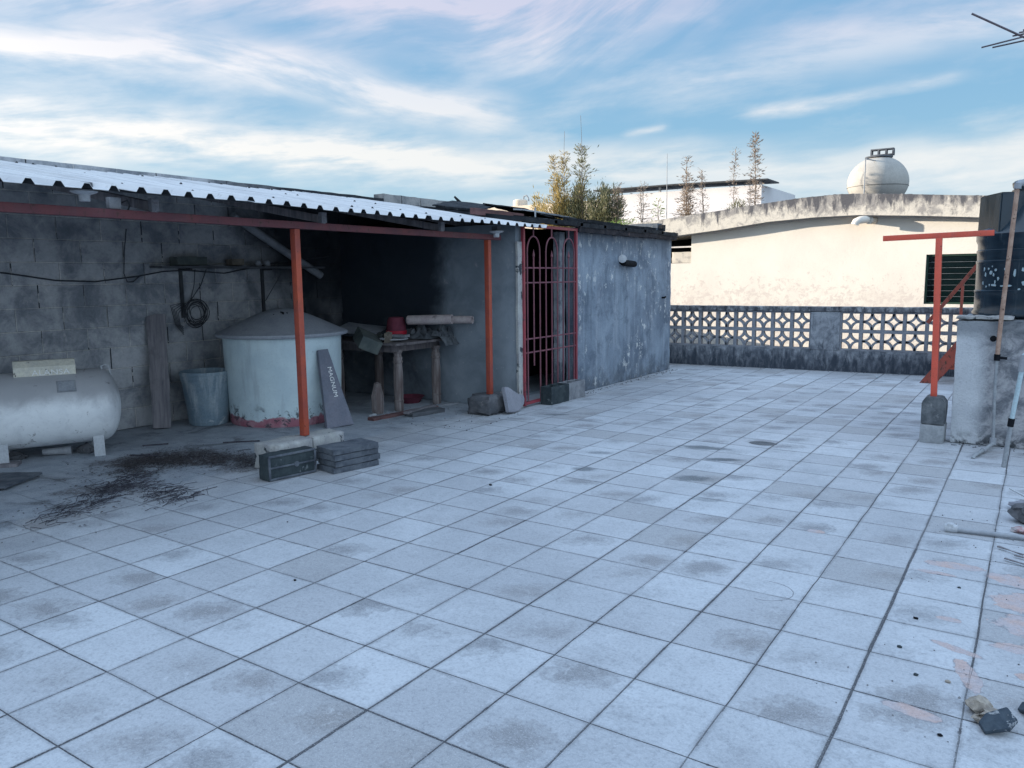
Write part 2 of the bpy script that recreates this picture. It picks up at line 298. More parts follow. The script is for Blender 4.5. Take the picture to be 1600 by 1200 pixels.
    sp = nt.noise(P, 38, 3, .6); col = nt.mix(nt.mr(sp, .775, .80), col, (.04, .045, .05))
    nt._in(b.inputs['Base Color'], col)
    nt._in(b.inputs['Roughness'], nt.mr(nt.m('ADD', mid, nt.m('MULTIPLY', sm2, .3)), .3, .8, .62, .82)); b.inputs['Specular IOR Level'].default_value = .35
    tilt = nt.m('ADD', nt.m('MULTIPLY', nt.m('MULTIPLY', cx, nt.m('SUBTRACT', rg, .5)), .5), nt.m('MULTIPLY', nt.m('MULTIPLY', cy, nt.m('SUBTRACT', rb, .5)), .5))
    h = nt.m('SUBTRACT', nt.m('ADD', nt.m('ADD', nt.m('MULTIPLY', fin, .16), nt.m('MULTIPLY', mid, .25)), tilt), nt.m('ADD', nt.m('ADD', nt.m('MULTIPLY', gr, .5), nt.m('MULTIPLY', hole, 1.5)), nt.m('MULTIPLY', pm, .12)))
    bump(nt, b, h, .010)
    return m
def leafmat(name, c1, c2, rough=.6):
    m, nt, b, P = newmat(name)
    g = nt.n.new('ShaderNodeNewGeometry'); rv = g.outputs['Random Per Island']
    col = nt.mix(rv, c1, c2); nt._in(b.inputs['Base Color'], col); b.inputs['Roughness'].default_value = rough
    tr = nt.n.new('ShaderNodeBsdfTranslucent'); nt._in(tr.inputs[0], col); mx = nt.n.new('ShaderNodeMixShader'); mx.inputs[0].default_value = .35
    nt.l.new(b.outputs[0], mx.inputs[1]); nt.l.new(tr.outputs[0], mx.inputs[2])
    out = [n for n in nt.n if n.type == 'OUTPUT_MATERIAL'][0]; nt.l.new(mx.outputs[0], out.inputs[0])
    return m
M = {}
M['floor'] = floor_material()
M['ground'] = mottled('street_dirt', (.18, .17, .15), (.1, .1, .09), scale=.3)
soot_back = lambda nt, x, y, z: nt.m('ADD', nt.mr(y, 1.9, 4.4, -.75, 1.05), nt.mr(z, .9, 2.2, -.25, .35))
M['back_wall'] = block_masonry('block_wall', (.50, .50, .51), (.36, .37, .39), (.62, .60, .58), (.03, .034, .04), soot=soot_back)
M['grey_blocks'] = block_masonry('grey_block', (.42, .41, .40), (.36, .355, .35), (.3, .3, .3), (.03, .03, .035))
def end_wall_mat():
    m, nt, b, P = newmat('sooty_render')
    x, y, z = nt.sep(P)
    n1 = nt.noise(P, 2.4, 7, .62, .4); n2 = nt.noise(P, 50, 4, .6)
    col = nt.mix(nt.mr(n1, .3, .7), (.25, .285, .32), (.155, .185, .215))
    col = nt.mix(nt.mr(nt.noise(P, 7, 6, .7, .4), .6, .72), col, (.30, .31, .33))
    # x here is measured from the shed's own origin
    s1 = nt.m('ADD', nt.m('ADD', nt.mr(x, -1.50, -.62, 1.35, -.45), nt.mr(z, .55, 1.3, -.75, .30)), nt.m('MULTIPLY', nt.m('SUBTRACT', nt.noise(P, 2.6, 7, .68, .4), .5), 1.7))
    col = nt.mix(nt.mr(s1, .0, 1.15, 0, .92), col, (.012, .018, .028))
    ws = nt.m('MULTIPLY', nt.mr(nt.noise(P, 26, 5, .7), .62, .66), nt.m('MULTIPLY', nt.mr(nt.noise(P, 3.5, 3), .5, .58), nt.m('GREATER_THAN', x, -.90)))
    col = nt.mix(nt.m('MULTIPLY', ws, .7), col, (.4, .42, .43))
    nt._in(b.inputs['Base Color'], col); b.inputs['Roughness'].default_value = .9; b.inputs['Specular IOR Level'].default_value = .2
    bump(nt, b, nt.m('ADD', n1, nt.m('MULTIPLY', n2, .3)), .006)
    return m
M['end_wall'] = end_wall_mat()
def shed_mat():
    m, nt, b, P = newmat('blue_grey_render')
    x, y, z = nt.sep(P)
    n1 = nt.noise(P, 1.8, 7, .62, .5); n2 = nt.noise(P, 60, 4, .65)
    col = nt.mix(nt.mr(n1, .3, .7), (.27, .325, .385), (.14, .175, .225))
    st = nt.noise(nt.mapv(P, (9, 9, .8)), 1, 6, .62, .3)
    col = nt.mix(nt.mr(st, .50, .72, 0, .5), col, (.38, .42, .47))
    st2 = nt.noise(nt.mapv(P, (14, 14, 1.3), (3, 5, 1)), 1, 6, .6, .3)
    col = nt.mix(nt.mr(st2, .50, .70, 0, .45), col, (.10, .13, .165))
    bl_ = nt.noise(P, 3.6, 8, .7, .4); col = nt.mix(nt.mr(bl_, .48, .66, 0, .7), col, (.10, .13, .17))
    pe = nt.noise(nt.mapv(P, (8, 8, 6)), 1, 10, .80, .0); band = nt.m('ADD', nt.noise(P, 1.6, 3, .5), nt.mr(z, 1.0, 1.6, -.05, .05))
    col = nt.mix(nt.m('MULTIPLY', nt.mr(pe, .545, .60, 0, .9), nt.mr(band, .42, .54)), col, (.62, .63, .62))
    dr = nt.noise(nt.mapv(P, (11, 11, 4.5), (1, 2, 3)), 1, 10, .82); col = nt.mix(nt.m('MULTIPLY', nt.mr(dr, .60, .68), .6), col, (.58, .60, .58))
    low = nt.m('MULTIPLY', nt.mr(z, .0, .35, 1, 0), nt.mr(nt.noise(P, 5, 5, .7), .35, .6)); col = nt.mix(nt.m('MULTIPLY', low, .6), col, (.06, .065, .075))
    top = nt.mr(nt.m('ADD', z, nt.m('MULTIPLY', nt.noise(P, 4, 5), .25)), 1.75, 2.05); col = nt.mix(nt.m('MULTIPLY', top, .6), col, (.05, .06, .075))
    col = nt.mix(nt.mr(n2, .42, .75, 0, .6), col, nt.mix(1.0, col, (.55, .56, .6), 'MULTIPLY'))
    nt._in(b.inputs['Base Color'], col); b.inputs['Roughness'].default_value = .88; b.inputs['Specular IOR Level'].default_value = .25
    bump(nt, b, nt.m('ADD', nt.m('MULTIPLY', n1, 1.2), nt.m('ADD', nt.m('MULTIPLY', n2, .5), nt.m('MULTIPLY', pe, .6))), .008)
    return m
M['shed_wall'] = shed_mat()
def stained(name, clean, dark, mid, lowdark=0, topdark=0, zlo=0, zhi=1, scale=4, lo=.42, hi=.66, bd=.006):
    m, nt, b, P = newmat(name); x, y, z = nt.sep(P)
    n1 = nt.noise(P, scale, 8, .68, .5); n2 = nt.noise(P, 70, 4, .65); n3 = nt.noise(nt.mapv(P, (scale*1.6, scale*1.6, scale*.5)), 1, 7, .68, .3)
    t = nt.mr(z, zlo, zhi, lowdark, topdark)
    f = nt.m('ADD', n1, t); col = nt.mix(nt.mr(f, lo, hi), clean, mid); f2 = nt.m('ADD', n3, t)
    col = nt.mix(nt.mr(f2, lo+.08, hi+.06), col, dark)
    col = nt.mix(nt.mr(n2, .45, .75, 0, .55), col, nt.mix(1.0, col, (.55, .55, .56), 'MULTIPLY'))
    nt._in(b.inputs['Base Color'], col); b.inputs['Roughness'].default_value = .9; b.inputs['Specular IOR Level'].default_value = .2
    bump(nt, b, nt.m('ADD', nt.m('MULTIPLY', n2, .3), n1), bd)
    return m
M['parapet'] = stained('parapet_render', (.34, .355, .38), (.05, .06, .078), (.15, .165, .19), .17, -.03, 0, .50, 8, .37, .68)
M['parapet_cap'] = stained('parapet_cap_render', (.36, .37, .385), (.045, .05, .06), (.15, .155, .17), .1, .06, .8, 1, 9)
M['lattice'] = mottled('lattice_concrete', (.29, .30, .33), (.19, .205, .235), scale=9, bd=.002)
M['cream'] = None
def cream_mat():
    m, nt, b, P = newmat('cream_paint'); x, y, z = nt.sep(P)
    n1 = nt.noise(P, 1.4, 6, .6, .3); n2 = nt.noise(P, 11, 8, .75, .4); n3 = nt.noise(P, 60, 4, .65)
    col = nt.mix(nt.mr(n1, .3, .7), (.72, .69, .62), (.67, .63, .57))
    lw = nt.mr(z, .95, 1.75, .105, -.05)
    col = nt.mix(nt.mr(nt.m('ADD', n2, lw), .58, .66, 0, .55), col, (.50, .43, .40))
    col = nt.mix(nt.mr(nt.m('ADD', nt.noise(P, 5, 7, .7, .5), lw), .58, .72, 0, .4), col, (.60, .54, .49))
    col = nt.mix(nt.mr(n3, .5, .75, 0, .3), col, nt.mix(1.0, col, (.7, .7, .7), 'MULTIPLY'))
    nt._in(b.inputs['Base Color'], col); b.inputs['Roughness'].default_value = .85
    bump(nt, b, nt.m('ADD', n2, nt.m('MULTIPLY', n3, .5)), .004)
    return m
M['cream'] = cream_mat()
M['slab'] = stained('weathered_roof_edge', (.60, .56, .49), (.10, .10, .11), (.30, .285, .27), -.10, .14, 2.2, 2.72, 5, .42, .60)
M['white_wall'] = mottled('white_wall_paint', (.74, .72, .72), (.66, .64, .65), scale=1.2)
M['beige_wall'] = mottled('beige_wall_paint', (.70, .60, .48), (.64, .55, .45), scale=1)
M['sphere'] = mottled('cream_tank_shell', (.42, .41, .38), (.34, .33, .31), scale=3, bd=.002)
M['concrete'] = mottled('raw_concrete', (.28, .285, .30), (.165, .175, .195), scale=9, bd=.008, specks=.3, speckcol=(.33, .33, .33))
M['plinth'] = None
def plinth_mat():
    m, nt, b, P = newmat('plinth_render'); x, y, z = nt.sep(P)
    n1 = nt.noise(P, 7, 8, .7, .5); n2 = nt.noise(P, 70, 4, .65); big = nt.noise(P, 2.2, 5, .6)
    rough_side = nt.mr(nt.m('ADD', x, nt.m('MULTIPLY', nt.m('SUBTRACT', big, .5), .25)), .36, .52)
    clean = nt.mix(nt.mr(big, .35, .65), (.54, .56, .58), (.44, .46, .49))
    dirty = nt.mix(nt.mr(n1, .38, .62), (.40, .40, .415), (.14, .15, .17))
    col = nt.mix(rough_side, clean, dirty)
    st = nt.noise(nt.mapv(P, (16, 16, 1.6)), 1, 6, .6, .4); col = nt.mix(nt.m('MULTIPLY', nt.mr(st, .55, .72), nt.mr(z, .3, 1.0, 0, .8)), col, (.12, .13, .15))
    col = nt.mix(nt.m('MULTIPLY', nt.mr(nt.m('ADD', z, nt.m('MULTIPLY', n1, .1)), .90, 1.0), .6), col, (.10, .115, .13))
    col = nt.mix(nt.m('MULTIPLY', nt.mr(z, .0, .14, 1, 0), nt.mr(n1, .42, .56)), col, (.04, .045, .05))
    col = nt.mix(nt.mr(n2, .45, .75, 0, .5), col, nt.mix(1.0, col, (.55, .55, .56), 'MULTIPLY'))
    nt._in(b.inputs['Base Color'], col); b.inputs['Roughness'].default_value = .9
    bump(nt, b, nt.m('ADD', nt.m('MULTIPLY', n2, .3), nt.m('MULTIPLY', n1, nt.m('ADD', .3, rough_side))), .014)
    return m
M['plinth'] = plinth_mat()
def painted(name, col1, col2, rust=(.09, .04, .025), amount=.62, rough=.45, spec=.4):
    m, nt, b, P = newmat(name)
    n1 = nt.noise(P, 5, 4, .6); n2 = nt.noise(nt.mapv(P, (1, 1, .6)), 34, 6, .7, .3)
    col = nt.mix(nt.mr(n1, .3, .7), col1, col2); fade = nt.noise(nt.mapv(P, (3, 3, .7)), 4, 5, .6); col = nt.mix(nt.mr(fade, .5, .75, 0, .45), col, tuple(c*.55+.05 for c in col1)); col = nt.mix(nt.mr(n2, amount-.04, amount+.01), col, rust)
    n3 = nt.noise(P, 90, 3); col = nt.mix(nt.mr(n3, .4, .8, 0, .4), col, nt.mix(1.0, col, (.6, .6, .6), 'MULTIPLY'))
    nt._in(b.inputs['Base Color'], col); b.inputs['Roughness'].default_value = rough; b.inputs['Specular IOR Level'].default_value = spec
    bump(nt, b, nt.m('ADD', nt.m('MULTIPLY', n2, .6), n1), .0015); return m
M['orange'] = painted('orange_paint', (.42, .078, .036), (.28, .06, .045), amount=.66)
M['redbeam'] = painted('faded_red_paint', (.17, .05, .055), (.115, .042, .055), (.07, .035, .03), amount=.62, rough=.6)
M['tpost'] = painted('coral_red_paint', (.74, .115, .07), (.62, .10, .06), amount=.68)
M['stairs'] = painted('stair_red_paint', (.36, .07, .045), (.26, .06, .04), amount=.6)
M['gate'] = painted('dark_red_gate_paint', (.30, .045, .06), (.22, .04, .055), (.08, .04, .04), amount=.62)
M['bars'] = painted('gate_bar_paint', (.20, .065, .085), (.15, .055, .075), (.08, .05, .05), amount=.62)
def roof_sheet_mat():
    m, nt, b, P = newmat('white_roof_sheet')
    n1 = nt.noise(nt.mapv(P, (1.2, 7, 1)), 1, 6, .65); n2 = nt.noise(P, 22, 5, .7)
    col = nt.mix(nt.mr(n1, .35, .7), (.66, .67, .68), (.52, .53, .55)); col = nt.mix(nt.mr(n2, .58, .72, 0, .5), col, (.34, .34, .35))
    nt._in(b.inputs['Base Color'], col); b.inputs['Roughness'].default_value = .4; b.inputs['Specular IOR Level'].default_value = .5
    bump(nt, b, n2, .001); return m
M['sheet'] = roof_sheet_mat()
M['darkmetal'] = mottled('dark_metal', (.05, .055, .06), (.03, .033, .04), scale=10, rough=.6)
M['gastank'] = None
def gas_mat():
    m, nt, b, P = newmat('gas_tank_paint'); x, y, z = nt.sep(P)
    n1 = nt.noise(P, 5, 6, .65, .4); n2 = nt.noise(P, 40, 6, .7)
    white = nt.mix(nt.mr(n1, .35, .7), (.80, .82, .83), (.64, .66, .68))
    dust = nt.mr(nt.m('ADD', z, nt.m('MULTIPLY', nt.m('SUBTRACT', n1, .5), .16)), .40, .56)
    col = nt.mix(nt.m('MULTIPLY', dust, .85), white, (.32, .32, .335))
    ss = nt.noise(nt.mapv(P, (9, 9, 3)), 1, 8, .75, .6); col = nt.mix(nt.mr(ss, .60, .66, 0, .7), col, (.14, .13, .13))
    col = nt.mix(nt.mr(n2, .55, .75, 0, .4), col, (.28, .28, .29))
    nt._in(b.inputs['Base Color'], col); b.inputs['Roughness'].default_value = .55; bump(nt, b, nt.m('ADD', n1, n2), .002); return m
M['gastank'] = gas_mat()
M['cover'] = mottled('cream_metal', (.72, .68, .56), (.58, .56, .49), scale=12, rough=.6, patch=((.14, .13, .12), 15, .62, .68))
M['lettering'] = mottled('white_lettering', (.85, .85, .83), (.78, .78, .77), scale=30)
def cistern_mat():
    m, nt, b, P = newmat('pale_asbestos_tank'); x, y, z = nt.sep(P)
    n1 = nt.noise(P, 4, 6, .6, .3); n2 = nt.noise(P, 45, 5, .7); stv = nt.noise(nt.mapv(P, (10, 10, 1.1)), 1, 6, .65, .3)
    col = nt.mix(nt.mr(n1, .3, .7), (.56, .66, .68), (.46, .56, .60)); col = nt.mix(nt.mr(stv, .52, .74, 0, .55), col, (.32, .38, .42))
    pit = nt.noise(nt.mapv(P, (14, 14, 9)), 1, 7, .75, .5); col = nt.mix(nt.mr(pit, .66, .70, 0, .8), col, (.07, .085, .10))
    f = nt.m('ADD', z, nt.m('MULTIPLY', nt.m('SUBTRACT', nt.noise(P, 5, 6, .65), .5), .22))
    pink = nt.mix(nt.mr(nt.noise(P, 9, 5), .4, .65), (.33, .12, .155), (.40, .24, .27))
    col = nt.mix(nt.mr(f, .085, .105, 1, 0), col, pink)
    bl = nt.m('MULTIPLY', nt.mr(f, .15, .22, 1, 0), nt.mr(nt.noise(P, 8, 7, .75, .5), .52, .58)); col = nt.mix(nt.m('MULTIPLY', bl, .85), col, (.035, .04, .05))
    col = nt.mix(nt.mr(n2, .5, .75, 0, .35), col, nt.mix(1.0, col, (.6, .6, .6), 'MULTIPLY'))
    nt._in(b.inputs['Base Color'], col); b.inputs['Roughness'].default_value = .7; bump(nt, b, nt.m('ADD', n1, nt.m('MULTIPLY', n2, .5)), .004); return m
M['cistern'] = cistern_mat()
M['cistern_lid'] = mottled('dusty_lid', (.36, .375, .41), (.27, .29, .33), scale=4, rough=.8)
M['bin'] = mottled('blue_grey_plastic', (.20, .26, .30), (.14, .20, .25), (.40, .44, .46), scale=6, rough=.6, streak=.8, patch=((.40, .44, .46), 9, .62, .72))
M['wood_grey'] = None
def wood(name, c1, c2, dark, ax=(1, 1, 14)):
    m, nt, b, P = newmat(name)
    inv = tuple(30/a for a in ax)
    g1 = nt.noise(nt.mapv(P, inv), 1, 6, .65, .8); g2 = nt.noise(P, 5, 5, .6)
    col = nt.mix(nt.mr(g1, .35, .65), c1, c2); col = nt.mix(nt.mr(g1, .62, .72, 0, .8), col, dark); col = nt.mix(nt.mr(g2, .5, .75, 0, .6), col, dark)
    nt._in(b.inputs['Base Color'], col); b.inputs['Roughness'].default_value = .85; bump(nt, b, g1, .006); return m
M['wood_grey'] = wood('grey_weathered_wood', (.22, .205, .215), (.13, .125, .14), (.04, .038, .045))
M['wood_y'] = wood('dark_weathered_board', (.10, .105, .115), (.06, .065, .075), (.02, .022, .028), (1, 14, 1))
M['wood_red'] = wood('red_brown_board', (.15, .07, .065), (.10, .05, .05), (.03, .02, .025), (1, 14, 1))
M['table_wood'] = wood('dusty_brown_wood', (.16, .14, .14), (.09, .08, .085), (.02, .02, .025))
M['leg_wood'] = wood('turned_leg_wood', (.24, .21, .205), (.11, .085, .08), (.04, .03, .035))
M['dark_block'] = mottled('mossy_dark_block', (.045, .06, .065), (.025, .035, .042), scale=8, bd=.006, patch=((.13, .15, .16), 14, .60, .68))
M['slab_stone'] = mottled('grey_paver', (.13, .145, .165), (.06, .07, .09), scale=9, bd=.005, patch=((.05, .055, .065), 8, .58, .68))
M['limewashed'] = mottled('limewashed_block', (.42, .42, .40), (.30, .30, .31), scale=8, bd=.006, patch=((.04, .05, .06), 5, .56, .60))
M['stone'] = mottled('rough_stone', (.13, .13, .14), (.07, .075, .085), scale=9, bd=.012, patch=((.22, .21, .21), 7, .6, .7))
M['bluestone'] = mottled('pale_flagstone', (.27, .275, .31), (.23, .235, .27), scale=5, bd=.003)
M['magslab'] = mottled('dark_grey_case', (.18, .18, .22), (.13, .145, .185), scale=5, rough=.6, bd=.003, patch=((.15, .17, .20), 7, .6, .72))
M['red_plastic'] = mottled('red_plastic', (.50, .02, .04), (.36, .018, .04), scale=8, rough=.5)
M['dull_red'] = mottled('dull_red_fabric', (.17, .035, .055), (.12, .03, .05), scale=8, rough=.8)
M['roll'] = mottled('stained_paper_roll', (.50, .44, .42), (.38, .31, .31), scale=7, rough=.7, patch=((.13, .10, .11), 5, .55, .7))
M['greycloth'] = mottled('grey_dusty_plastic', (.24, .26, .28), (.12, .135, .155), scale=9, rough=.7)
M['bag'] = mottled('dark_green_bag', (.11, .125, .115), (.065, .08, .08), scale=9, rough=.8)
M['cardboard'] = mottled('dirty_cardboard', (.22, .19, .15), (.14, .12, .10), scale=9)
M['white_plastic'] = mottled('aged_white_plastic', (.50, .52, .54), (.42, .44, .47), scale=9, rough=.5)
M['pvc'] = mottled('grey_pvc', (.33, .35, .38), (.27, .29, .32), scale=9, rough=.5, bd=.001)
M['pvc_dim'] = mottled('dusty_pvc', (.32, .33, .35), (.20, .215, .24), scale=5, rough=.7)
M['rusty_pipe'] = mottled('rusty_pipe', (.46, .32, .25), (.33, .21, .16), scale=14, rough=.8, patch=((.13, .07, .05), 26, .60, .66))
M['galv'] = mottled('galvanised_pipe', (.33, .35, .37), (.24, .26, .28), scale=14, rough=.6, patch=((.20, .14, .12), 20, .60, .7))
M['bluepipe'] = mottled('pale_blue_pipe', (.46, .58, .62), (.38, .50, .55), scale=14, rough=.6)
M['darkcoupling'] = mottled('black_coupling', (.012, .014, .018), (.008, .009, .012), scale=20, rough=.8, spec=.1)
M['cable'] = mottled('black_cable', (.05, .055, .065), (.03, .034, .04), scale=20, rough=.6)
def blacktank_mat():
    m, nt, b, P = newmat('black_polyethylene'); x, y, z = nt.sep(P)
    n1 = nt.noise(nt.mapv(P, (5, 5, 1.2)), 1, 5, .6, .3); n2 = nt.noise(P, 50, 4, .65)
    col = nt.mix(nt.mr(n1, .35, .7), (.010, .024, .038), (.022, .042, .060)); sk = nt.noise(nt.mapv(P, (16, 16, 1)), 1, 6, .6)
    col = nt.mix(nt.mr(sk, .62, .74, 0, .5), col, (.10, .12, .14))
    nt._in(b.inputs['Base Color'], col); nt._in(b.inputs['Roughness'], nt.mr(n1, .3, .7, .16, .30)); b.inputs['Specular IOR Level'].default_value = .45
    bump(nt, b, nt.m('ADD', n1, nt.m('MULTIPLY', n2, .15)), .002); return m
M['blacktank'] = blacktank_mat()
M['decal'] = mottled('torn_white_decal', (.42, .55, .60), (.36, .48, .54), scale=30, rough=.5)
M['roofjunk'] = mottled('tarred_boards', (.018, .022, .028), (.008, .010, .014), scale=8, bd=.01, patch=((.13, .14, .145), 9, .6, .72))
M['tar'] = mottled('tarred_roof_edge', (.032, .028, .034), (.014, .015, .020), scale=7, bd=.015, patch=((.26, .17, .15), 9, .62, .70))
M['louvre'] = mottled('green_louvre_glass', (.003, .012, .013), (.002, .008, .010), scale=3, rough=.15, spec=.5, bd=.0005)
M['green_frame'] = mottled('dark_green_frame', (.02, .055, .04), (.015, .04, .03), scale=8, rough=.5)
M['under'] = mottled('shade_painted_underside', (.030, .036, .042), (.018, .022, .028), scale=4, rough=.8)  # shade beneath the white sheets, put into the colour of their lower faces
M['pale_wood'] = mottled('pale_wood_end', (.22, .22, .24), (.14, .145, .165), scale=20)
M['black_void'] = mottled('dark_interior', (.006, .009, .012), (.004, .006, .008), scale=3)  # near-black colour standing in for unlit depth behind openings and in holes
M['litter'] = leafmat('leaf_litter', (.045, .042, .05), (.17, .15, .15))
M['twig'] = mottled('dark_twigs', (.075, .07, .085), (.04, .04, .052), scale=30)
M['dryleaf'] = leafmat('dry_leaves', (.40, .32, .24), (.20, .15, .12))
M['goldleaf'] = leafmat('golden_foliage', (.50, .37, .13), (.27, .22, .09))
M['oliveleaf'] = leafmat('olive_foliage', (.22, .21, .11), (.10, .11, .06))
M['greenleaf'] = leafmat('fresh_green_foliage', (.20, .32, .05), (.09, .16, .03))
M['stem'] = mottled('dry_stem', (.22, .17, .13), (.14, .11, .09), scale=20)
M['mortar'] = mottled('broken_mortar', (.42, .37, .31), (.27, .24, .21), scale=30, bd=.012)
M['tilechunk'] = mottled('dark_painted_shard', (.055, .075, .095), (.035, .05, .07), scale=22, bd=.006, patch=((.30, .32, .34), 34, .58, .63))
M['redwhite'] = mottled('red_white_wrapper', (.5, .5, .5), (.32, .06, .06), scale=22, rough=.4)
M['aluminium'] = mottled('antenna_aluminium', (.14, .12, .14), (.10, .085, .10), scale=20, rough=.5, metal=.3)
# ------------------------------------------------------------------ mesh builder
class MB:
    def __init__(s): s.bm = bmesh.new()
    def _add(s, verts, faces):
        vs_ = [s.bm.verts.new(v) for v in verts]
        for f in faces:
            try: s.bm.faces.new([vs_[i] for i in f])
            except ValueError: pass
        return vs_
    def obox(s, c, size, rot=None, bev=0, taper=1.0):
        hx, hy, hz = [d/2 for d in size]; c = Vector(c); rot = rot or Matrix.Identity(3)
        t = bmesh.new(); vs_ = []
        for sx in (-1, 1):
            for sy in (-1, 1):
                for sz in (-1, 1):
                    k = taper if sz > 0 else 1
                    vs_.append(t.verts.new(Vector((sx*hx*k, sy*hy*k, sz*hz))))
        for f in [(0, 1, 3, 2), (4, 6, 7, 5), (0, 4, 5, 1), (2, 3, 7, 6), (0, 2, 6, 4), (1, 5, 7, 3)]: t.faces.new([vs_[i] for i in f])
        if bev: bmesh.ops.bevel(t, geom=list(t.edges), offset=bev, segments=2, profile=.6, affect='EDGES')
        s.merge(t, Matrix.Translation(c) @ rot.to_4x4()); return s
    def box(s, lo, hi, bev=0):
        lo, hi = Vector(lo), Vector(hi); return s.obox((lo+hi)/2, hi-lo, None, bev)
    def merge(s, t, mat=None):
        if mat is not None: bmesh.ops.transform(t, matrix=mat, verts=t.verts)
        me = bpy.data.meshes.new('tmp'); t.to_mesh(me); t.free(); s.bm.from_mesh(me); bpy.data.meshes.remove(me)
    def rbox(s, lo, hi, amp=.01, res=.06, sc=8, seed=0, bev=.01):
        """box with chipped, uneven faces"""
        lo, hi = Vector(lo), Vector(hi); d = hi-lo; n = [max(1, min(60, int(round(k/res)))) for k in d]
        t = bmesh.new(); grid = {}
        def V(i, j, k):
            if (i, j, k) not in grid:
                p = Vector((lo.x+d.x*i/n[0], lo.y+d.y*j/n[1], lo.z+d.z*k/n[2]))
                cnt = (i in (0, n[0]))+(j in (0, n[1]))+(k in (0, n[2]))
                ctr = (lo+hi)/2; q = p.copy()
                if cnt >= 2:
                    dirn = Vector((((i == n[0])-(i == 0)), ((j == n[1])-(j == 0)), ((k == n[2])-(k == 0)))).normalized(); q -= dirn*bev*(.6+noise.noise(p*sc*2+Vector((seed, 0, 3))))
                nv = noise.noise_vector(p*sc+Vector((seed*3.1, seed, 0)))+noise.noise_vector(p*sc*3+Vector((seed, 9, 0)))*.4
                q += nv*amp
                grid[(i, j, k)] = t.verts.new(q)
            return grid[(i, j, k)]
        for a in range(3):
            b_, c_ = (a+1) % 3, (a+2) % 3
            for side in (0, n[a]):
                for i in range(n[b_]):
                    for j in range(n[c_]):
                        def idx(ii, jj):
                            k = [0, 0, 0]; k[a] = side; k[b_] = ii; k[c_] = jj; return V(*k)
                        q = [idx(i, j), idx(i+1, j), idx(i+1, j+1), idx(i, j+1)]
                        if side == 0: q.reverse()
                        t.faces.new(q)
        s.merge(t); return s
    def tube(s, pts, r, seg=10, r2=None, caps=True):
        pts = [Vector(p) for p in pts]; n = len(pts); rings = []; prev = None
        for i, p in enumerate(pts):
            tg = (pts[min(i+1, n-1)]-pts[max(i-1, 0)]).normalized()
            if prev is None:
                up = Vector((0, 0, 1)) if abs(tg.z) < .9 else Vector((1, 0, 0)); a = tg.cross(up).normalized()
            else: a = (prev-tg*prev.dot(tg)).normalized()
            b_ = tg.cross(a); prev = a; rr = r if r2 is None else r+(r2-r)*i/max(1, n-1)
            rings.append([s.bm.verts.new(p+(a*math.cos(2*math.pi*k/seg)+b_*math.sin(2*math.pi*k/seg))*rr) for k in range(seg)])
        for i in range(n-1):
            for k in range(seg):
                s.bm.faces.new([rings[i][k], rings[i][(k+1) % seg], rings[i+1][(k+1) % seg], rings[i+1][k]])
        if caps: s.bm.faces.new(rings[0][::-1]); s.bm.faces.new(rings[-1])
        return s
    def lathe(s, prof, seg=48, c=(0, 0, 0), mat=None, caps=True, ang=None):
        c = Vector(c); t = bmesh.new(); rings = []
        for (r, z) in prof: rings.append([t.verts.new(Vector((r*math.cos(2*math.pi*k/seg), r*math.sin(2*math.pi*k/seg), z))) for k in range(seg)])
        for i in range(len(prof)-1):
            for k in range(seg): t.faces.new([rings[i][k], rings[i][(k+1) % seg], rings[i+1][(k+1) % seg], rings[i+1][k]])
        if caps: t.faces.new(rings[0][::-1]); t.faces.new(rings[-1])
        bmesh.ops.remove_doubles(t, verts=t.verts, dist=1e-5)
        s.merge(t, Matrix.Translation(c) @ (mat.to_4x4() if mat else Matrix.Identity(4))); return s
    def prism(s, poly, a, b, plane='XZ', bev=0):
        t = bmesh.new()
        def P(p, d): return Vector((p[0], d, p[1])) if plane == 'XZ' else (Vector((d, p[0], p[1])) if plane == 'YZ' else Vector((p[0], p[1], d)))
        v0 = [t.verts.new(P(p, a)) for p in poly]; v1 = [t.verts.new(P(p, b)) for p in poly]; n = len(poly)
        t.faces.new(v0); t.faces.new(v1[::-1])
        for i in range(n): t.faces.new([v0[i], v0[(i+1) % n], v1[(i+1) % n], v1[i]])
        bmesh.ops.recalc_face_normals(t, faces=t.faces)
        if bev: bmesh.ops.bevel(t, geom=list(t.edges), offset=bev, segments=2, affect='EDGES')
        s.merge(t); return s
    def rough(s, amp, sc=6, seed=0):
        for v in s.bm.verts: v.co += noise.noise_vector(v.co*sc+Vector((seed*5.3, seed, 1)))*amp
        return s
    def build(s, name, mat, parent=None, smooth=35, loc=None, rot=None, recalc=True):
        if recalc: bmesh.ops.recalc_face_normals(s.bm, faces=s.bm.faces)
        me = bpy.data.meshes.new(name); s.bm.to_mesh(me); s.bm.free(); me.materials.append(mat)
        if smooth:
            me.shade_smooth(); me.set_sharp_from_angle(angle=R_(smooth))
        o = bpy.data.objects.new(name, me); C.objects.link(o)
        if parent is not None: o.parent = parent
        if loc: o.location = loc
        if rot: o.rotation_euler = rot
        return o
def tag(o, label=None, cat=None, group=None, kind=None):
    if label: o['label'] = label
    if cat: o['category'] = cat
    if group: o['group'] = group
    if kind: o['kind'] = kind
    return o
def thing(name, label, cat, loc=(0, 0, 0), rot=(0, 0, 0), group=None):
    o = bpy.data.objects.new(name, None); C.objects.link(o); o.location = loc; o.rotation_euler = rot; o.empty_display_size = .1
    return tag(o, label, cat, group)
